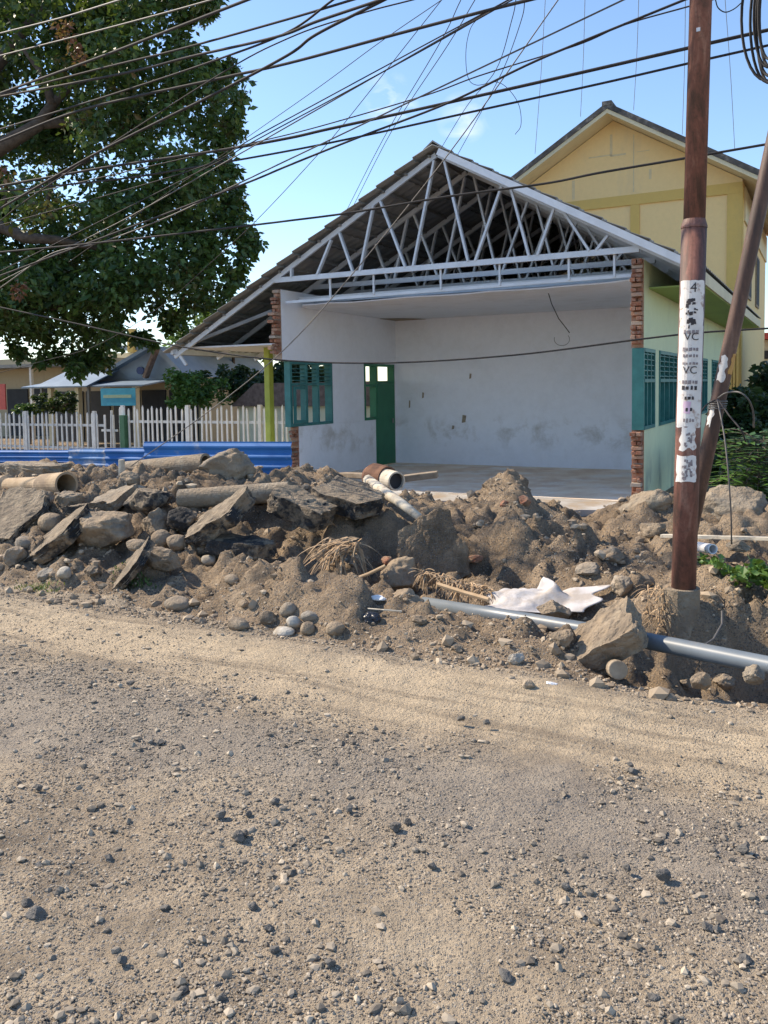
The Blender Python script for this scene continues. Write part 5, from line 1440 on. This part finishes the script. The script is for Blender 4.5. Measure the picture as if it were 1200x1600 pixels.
# direction from the pole to the road, in street coordinates, for things stuck on it
view = Vector((-pb.x, -pb.y, 0)).normalized()
vang = math.atan2(view.y, view.x)
def wrap(pc, w, h, r, mat, name, parent, x0=0, z0=0, n=10, lift=0.002, ragged=None):
    """paper patch of width w, height h glued on a round pole of radius r around point pc (x0, z0 = offset of its middle)"""
    mb = MB(); V = []; F = []; rr = r + lift; k = 12
    for i in range(n + 1):
        x = x0 - w / 2 + w * i / n
        for j in range(k + 1):
            z = z0 - h / 2 + h * j / k
            xx, zz = x, z
            if ragged:
                e = ragged * mnoise.noise(Vector((x * 30, z * 30, h * 10)))
                if i in (0, n): xx += e
                if j in (0, k): zz += e
            t = vang + xx / rr
            c = pc + up_ * zz
            V.append((c.x + rr * math.cos(t), c.y + rr * math.sin(t), c.z))
    for i in range(n):
        for j in range(k): F.append((i * (k + 1) + j, (i + 1) * (k + 1) + j, (i + 1) * (k + 1) + j + 1, i * (k + 1) + j + 1))
    mb.add(V, F)
    return mb.build(name, mat, parent)
def pxm(npx, py):
    q = on_pole(py); Y = q.x * AX[1] + q.y * BX[1]
    return npx * Y / FPX
def wrap_text(txt, py, hpx, parent, mat=INK, wscale=1.0, x0=0., name='lettering'):
    cu = bpy.data.curves.new('t', 'FONT'); cu.body = txt; cu.size = 1; cu.align_x = 'CENTER'; cu.resolution_u = 3
    ob = bpy.data.objects.new('t', cu); COL.objects.link(ob)
    dg = bpy.context.evaluated_depsgraph_get()
    me = bpy.data.meshes.new_from_object(ob.evaluated_get(dg))
    bm = bmesh.new(); bm.from_mesh(me)
    bmesh.ops.triangulate(bm, faces=bm.faces)
    bmesh.ops.subdivide_edges(bm, edges=[e for e in bm.edges if e.calc_length() > .2], cuts=2)
    h = pxm(hpx, py) / .72; rr = .083 + .005; c0 = on_pole(py + hpx / 2); mb = MB()
    V = []
    for v in bm.verts:
        x = v.co.x * h * wscale + x0; c = c0 + up_ * (v.co.y * h); t = vang + x / rr
        V.append((c.x + rr * math.cos(t), c.y + rr * math.sin(t), c.z))
    mb.add(V, [tuple(x.index for x in f.verts) for f in bm.faces])
    bm.free(); bpy.data.objects.remove(ob); bpy.data.meshes.remove(me); bpy.data.curves.remove(cu)
    return mb.build(name, mat, parent)
def poster(y0, y1, wpx, mat=PAPER, lift=.002, x0=0, rag=.012):
    pc = on_pole((y0 + y1) / 2)
    return wrap(pc, pxm(wpx, y0) * 1.25, pxm(y1 - y0, y0), .083, mat, 'poster', PL, x0=x0, lift=lift, ragged=rag)
def scrawl(parent, y0, y1, wpx, n, seed, mat=INK, x0=0):
    """illegible printed marks: blocks and strokes"""
    r = random.Random(seed)
    for i in range(n):
        py = r.uniform(y0, y1); h = r.uniform(1.5, 5); w = r.uniform(1.5, wpx * .3)
        x = r.uniform(-wpx / 2 + w / 2, wpx / 2 - w / 2)
        wrap(on_pole(py), pxm(w, py), pxm(h, py), .083, mat, 'print', parent, x0=x0 + pxm(x, py), lift=.0045, n=4, ragged=.006)
p1 = poster(428, 502, 34)
wrap_text('4', 438, 15, p1, INK, 1.0, pxm(2, 440))
scrawl(p1, 456, 499, 20, 34, 1)
p2 = poster(500, 655, 35, lift=.0015)
def bars(parent, y, hpx, n, seed, wpx=26, mat=INKF):
    r = random.Random(seed)
    for i in range(n):
        w = wpx / n * r.uniform(.5, .85); x = -wpx / 2 + wpx * (i + .5) / n
        wrap(on_pole(y), pxm(w, y), pxm(hpx * r.uniform(.7, 1.1), y), .083, mat, 'print', parent, x0=pxm(x, y), lift=.0042, n=3, ragged=.004)
bars(p2, 507, 6, 4, 1)
wrap_text('VC', 514, 12, p2, INK, 1.05, pxm(1, 514))
bars(p2, 534, 5, 5, 2); bars(p2, 544, 5, 5, 3); bars(p2, 556, 4, 5, 4)
wrap_text('VC', 566, 12, p2, INK, 1.0)
bars(p2, 585, 5, 5, 5); bars(p2, 594, 6, 4, 6, mat=INK); bars(p2, 610, 6, 3, 7, 16, INK)
wrap(on_pole(625), pxm(11, 625), pxm(18, 625), .083, PINK, 'pink_scrap', p2, x0=pxm(-3, 625), lift=.004, n=5, ragged=.008)
bars(p2, 628, 5, 2, 8, 12, INK); bars(p2, 645, 6, 4, 9, 18)
p3 = poster(655, 690, 20, lift=.0018, rag=.03)
scrawl(p3, 660, 686, 14, 14, 3, INKF)
p4 = poster(701, 742, 27, x0=pxm(-2, 720))
scrawl(p4, 708, 738, 18, 30, 5, INKF)

# leaning rusted pole
LB = at_b(1085, 800, 6.9); LT = at_b(1200, 262, 6.75)
ld = (LT - LB).normalized(); LBB = LB - ld * .75; LTT = LB + ld * 8.5
LP = empty('leaning_pole', tuple(LBB), 'rusted utility pole leaning to the right behind the poster covered pole', 'utility pole')
def lp(py): return LB.lerp(LT, (800 - py) / 538.0)
MB().tube([LBB, lp(640), lp(400), LTT], .055, 24, rs=[.058, .056, .054, .05]).build('tube', POLE2, LP, smooth=True)
lv = Vector((-LB.x, -LB.y, 0)).normalized(); lang = math.atan2(lv.y, lv.x)
def lwrap(py, w, h, mat, x0=0, seed=0):
    mb = MB(); V = []; F = []; n, k = 8, 10; rr = .0585
    sidev = Vector((-lv.y, lv.x, 0)); 
    X = sidev - ld * sidev.dot(ld); X.normalize(); N = (lv - ld * lv.dot(ld)).normalized()
    for i in range(n + 1):
        for j in range(k + 1):
            x = x0 - w / 2 + w * i / n; z = -h / 2 + h * j / k
            e = mnoise.noise(Vector((x * 40 + seed, z * 25, seed))) * .025
            if i in (0, n): x += e
            if j in (0, k): z += e
            t = x / rr; c = lp(py) + ld * z
            V.append(c + N * (rr * math.cos(t)) + X * (rr * math.sin(t)))
    for i in range(n):
        for j in range(k): F.append((i * (k + 1) + j, (i + 1) * (k + 1) + j, (i + 1) * (k + 1) + j + 1, i * (k + 1) + j + 1))
    mb.add(V, F)
    return mb.build('poster_remnant', mat, LP)
lwrap(565, .055, .19, PAPER, -.022, 2)
lwrap(556, .04, .15, simple('orange_scrap', [(.3, (.45, .24, .06)), (.7, (.55, .33, .12))], 20, .85, 0), .05, 5)
lwrap(640, .035, .16, PAPER, -.035, 8)
# wire tied round the leaning pole
kn = lp(622)
m = MB()
for s in range(4):
    pts = []
    for i in range(17):
        t = i / 16 * 2 * math.pi
        X = Vector((-lv.y, lv.x, 0)); N = lv
        pts.append(kn + ld * (s * .018 - .03) + X * (.063 * math.cos(t)) + N * (.063 * math.sin(t)))
    m.tube(pts, .006, 6, False)
tag(m.build('wire_binding', CABLEG), 'wire binding wound round the leaning pole', 'wire')
def loose(pts, r, mat, label, name='loose_wire'):
    mb = MB(); mb.tube(smoothp([at_b(*p) for p in pts]), r, 6); return tag(mb.build(name, mat, smooth=True), label, 'wire')
def smoothp(p, n=8):
    out = []
    q = [p[0] * 2 - p[1]] + list(p) + [p[-1] * 2 - p[-2]]
    for i in range(1, len(q) - 2):
        for k in range(n):
            t = k / n
            out.append(.5 * ((2 * q[i]) + (q[i + 1] - q[i - 1]) * t + (2 * q[i - 1] - 5 * q[i] + 4 * q[i + 1] - q[i + 2]) * t * t + (3 * q[i] - q[i - 1] - 3 * q[i + 1] + q[i + 2]) * t ** 3))
    out.append(p[-1]); return out
loose([(1122, 622, 6.75), (1135, 614, 6.7), (1155, 613, 6.6), (1170, 625, 6.6), (1177, 645, 6.7), (1178, 668, 6.8)], .007, CABLEG, 'arched loose wire springing from the binding on the leaning pole')
loose([(1121, 625, 6.7), (1128, 660, 6.5), (1133, 690, 6.4), (1138, 740, 6.3), (1142, 800, 6.3), (1143, 850, 6.4)], .006, CABLEG, 'wire hanging straight down from the binding')
loose([(1122, 624, 6.7), (1140, 650, 6.5), (1158, 672, 6.4), (1165, 690, 6.5)], .006, CABLEB, 'short wire drooping right from the binding')
loose([(1118, 625, 6.7), (1105, 632, 6.7), (1095, 645, 6.7), (1086, 668, 6.8)], .006, CABLEB, 'wire drooping from the binding towards the poster covered pole')

# ------------------------------------------------------------------ overhead cables
def cable(label, pts, Y0, Y1, r, mat=CABLEB, group='overhead cables along the street', name='overhead_cable', ext=5.0, ends=(True, True)):
    n = len(pts); L = [0]
    for i in range(1, n): L.append(L[-1] + math.hypot(pts[i][0] - pts[i - 1][0], pts[i][1] - pts[i - 1][1]))
    P3 = []
    for p, l in zip(pts, L):
        t = l / L[-1]; iy = (1 / Y0) * (1 - t) + (1 / Y1) * t
        P3.append(at_Y(p[0], p[1], 1 / iy))
    q = smoothp(P3, 8) if n > 2 else P3
    if ends[0]: q = [q[0] + (q[0] - q[1]).normalized() * ext] + q
    if ends[1]: q = q + [q[-1] + (q[-1] - q[-2]).normalized() * ext]
    mb = MB(); mb.tube(q, r * .72, 7)
    return tag(mb.build(name, mat, smooth=True), label, 'cable', group)
K = .0085
cable('cable nearest the top left corner over the tree', [(0, 52), (95, 28), (187, 0)], 11, 8, .012, CABLEG)
cable('second cable from the top left corner over the tree', [(0, 87), (130, 54), (262, 19), (330, 0)], 11, 8, .012, CABLEG)
cable('thick cable climbing from the left edge to the top left of the sky', [(0, 146), (154, 90), (281, 41), (386, 0)], 10.5, 7.5, .019)
cable('cable just under the thick one at the upper left, ending at the top edge', [(0, 148), (150, 109), (281, 77), (450, 30), (550, 0)], 10.5, 7.2, .015)
cable('thick bundle leaving the top edge left of centre', [(0, 151), (187, 116), (292, 90), (431, 58), (494, 34), (595, 0)], 10.6, 7.0, .018)
cable('cable crossing the thick bundle above the tree crown', [(0, 202), (187, 144), (337, 94), (450, 50), (520, 0)], 10.6, 7.3, .014)
cable('long thick cable from the left edge to the top centre', [(0, 221), (127, 172), (337, 124), (450, 99), (625, 52), (775, 13), (827, 0)], 10.5, 6.6, .019, CABLE)
cable('steep thick cable rising from the lower left to the top edge', [(0, 326), (150, 240), (337, 146), (450, 86), (494, 54), (600, 0)], 10.3, 7.0, .018)
cable('thinner steep cable running just below the steep thick one', [(0, 345), (60, 300), (326, 127), (450, 60), (561, 22), (644, 0)], 10.4, 7.1, .009)
cable('thick cable passing behind the steel pole high up', [(60, 280), (175, 260), (337, 236), (450, 216), (512, 202), (662, 169), (862, 124), (1076, 75), (1200, 47)], 10.0, 6.6, .020, CABLE, ends=(True, True))
cable('cable just below the highest one passing behind the steel pole', [(60, 293), (200, 278), (319, 259), (450, 236), (569, 212), (750, 172), (937, 131), (1076, 99), (1200, 71)], 10.0, 6.6, .014)
cable('long thin cable rising to the top edge right of centre', [(0, 352), (150, 310), (319, 259), (400, 213), (625, 91), (794, 0)], 10.2, 6.8, .008)
cable('thin twin of the long cable rising right of centre', [(0, 424), (150, 349), (337, 255), (400, 219), (625, 98), (800, 0)], 10.2, 6.8, .008, CABLEB)
cable('cable crossing the sky from the left edge to the top right', [(0, 431), (180, 364), (375, 290), (450, 259), (557, 216), (700, 161), (825, 101), (907, 66), (1069, 0)], 10.0, 6.5, .014)
cable('thin cable between the two crossing at the upper right', [(330, 238), (400, 222), (494, 199), (662, 150), (750, 118), (900, 71), (975, 39), (1080, 9), (1200, -25)], 9.6, 6.6, .009)
cable('lowest long cable in front of the truss and the yellow gable', [(0, 394), (157, 379), (375, 354), (450, 345), (550, 332), (700, 307), (850, 287), (937, 270), (1072, 247), (1200, 225)], 9.8, 6.5, .014, CABLE)
cable('short pale cable at the lower left of the crown', [(0, 450), (79, 397), (157, 379), (260, 340), (345, 300)], 10.3, 8.6, .010, CABLEG)
cable('pale cable along the left edge under the branches', [(0, 440), (90, 395), (200, 340), (337, 262)], 10.4, 8.8, .009, CABLEG)
cable('sagging cable crossing the open classroom front', [(0, 480), (112, 504), (195, 523), (285, 542), (430, 562), (600, 567), (800, 555), (1000, 530), (1090, 520), (1200, 513)], 10.6, 7.0, .012, CABLE)
cable('pale twisted guy rope slanting down to the rubble heap', [(872, 0), (705, 235), (545, 435), (440, 550), (330, 640), (205, 728)], 7.3, 9.6, .0075, CABLEG, None, 'guy_rope', ends=(True, False))
cable('thin wire slanting over the left fence', [(60, 566), (150, 540), (250, 480), (330, 410), (400, 345), (480, 260), (540, 190), (690, 0)], 10.5, 7.6, .005, CABLEB)
cable('thin telephone wire left of the roof ridge', [(400, 205), (500, 135), (595, 65), (690, 0)], 9.5, 7.5, .005)
TG = 'thin wires running up from the school roof'
cable('thin wire reaching the roof slope, left of its twin', [(541, 330), (600, 215), (685, 71), (720, 0)], 13.6, 8, .006, CABLEB, TG, 'drop_wire', ends=(False, True))
cable('thin wire reaching the roof slope, right of its twin', [(552, 322), (612, 205), (700, 70), (742, 0)], 13.6, 8, .006, CABLEB, TG, 'drop_wire', ends=(False, True))
cable('thin wire ending at the roof ridge', [(689, 232), (730, 165), (775, 109), (800, 30), (806, 0)], 13, 8, .006, CABLEB, TG, 'drop_wire', ends=(False, True))
cable('thin wire right of the ridge wire', [(716, 240), (760, 160), (790, 100), (815, 30), (820, 0)], 13, 8, .006, CABLEB, TG, 'drop_wire', ends=(False, True))
FG = 'faint vertical threads in the sky'
for (xa, ya, xb, yb, lb) in ((836, 240, 852, 0, 'faint vertical thread left of the yellow gable'), (907, 182, 914, 0, 'faint vertical thread over the left of the yellow gable'),
                             (990, 172, 998, 0, 'faint vertical thread over the yellow ridge'), (1066, 210, 1071, 0, 'faint vertical thread just left of the steel pole'), (1148, 232, 1133, 0, 'faint vertical thread right of the steel pole')):
    cable(lb, [(xa, ya), ((xa + xb) / 2 + 1, (ya + yb) / 2), (xb, yb)], 24, 20, .010, THREAD, FG, 'kite_string', ends=(False, True))
cable('curling loose wire end above the ridge', [(805, 210), (814, 195), (811, 165), (795, 140), (775, 128), (745, 133), (731, 120), (728, 80), (735, 45), (750, 25)], 8, 7.5, .004, CABLEB, None, 'loose_wire', ends=(False, False))
cable('small hanging wire hook right of the steel pole', [(1160, 3), (1147, 14), (1133, 19), (1122, 12), (1118, 0)], 6.4, 6.4, .006, CABLE, None, 'loose_wire', ends=(False, True))
m = MB(); rr = random.Random(4)
cc = at_Y(1206, 25, 6.1)
for k in range(7):
    pts = []; rad = .22 + .02 * k; ph = rr.uniform(-.05, .05)
    for i in range(33):
        t = i / 32 * 2 * math.pi
        pts.append(Vector((cc.x + (rad * .48 + ph) * math.cos(t), cc.y + .03 * k - .1 + .05 * math.sin(t * 2), cc.z + rad * 1.35 * math.sin(t) + ph)))
    m.tube(pts, .010, 6, False)
tag(m.build('cable_coil', CABLE, smooth=True), 'black coil of spare cable hanging at the top right corner', 'cable coil')

for o in bpy.data.objects:
    if '_org' in o: del o['_org']
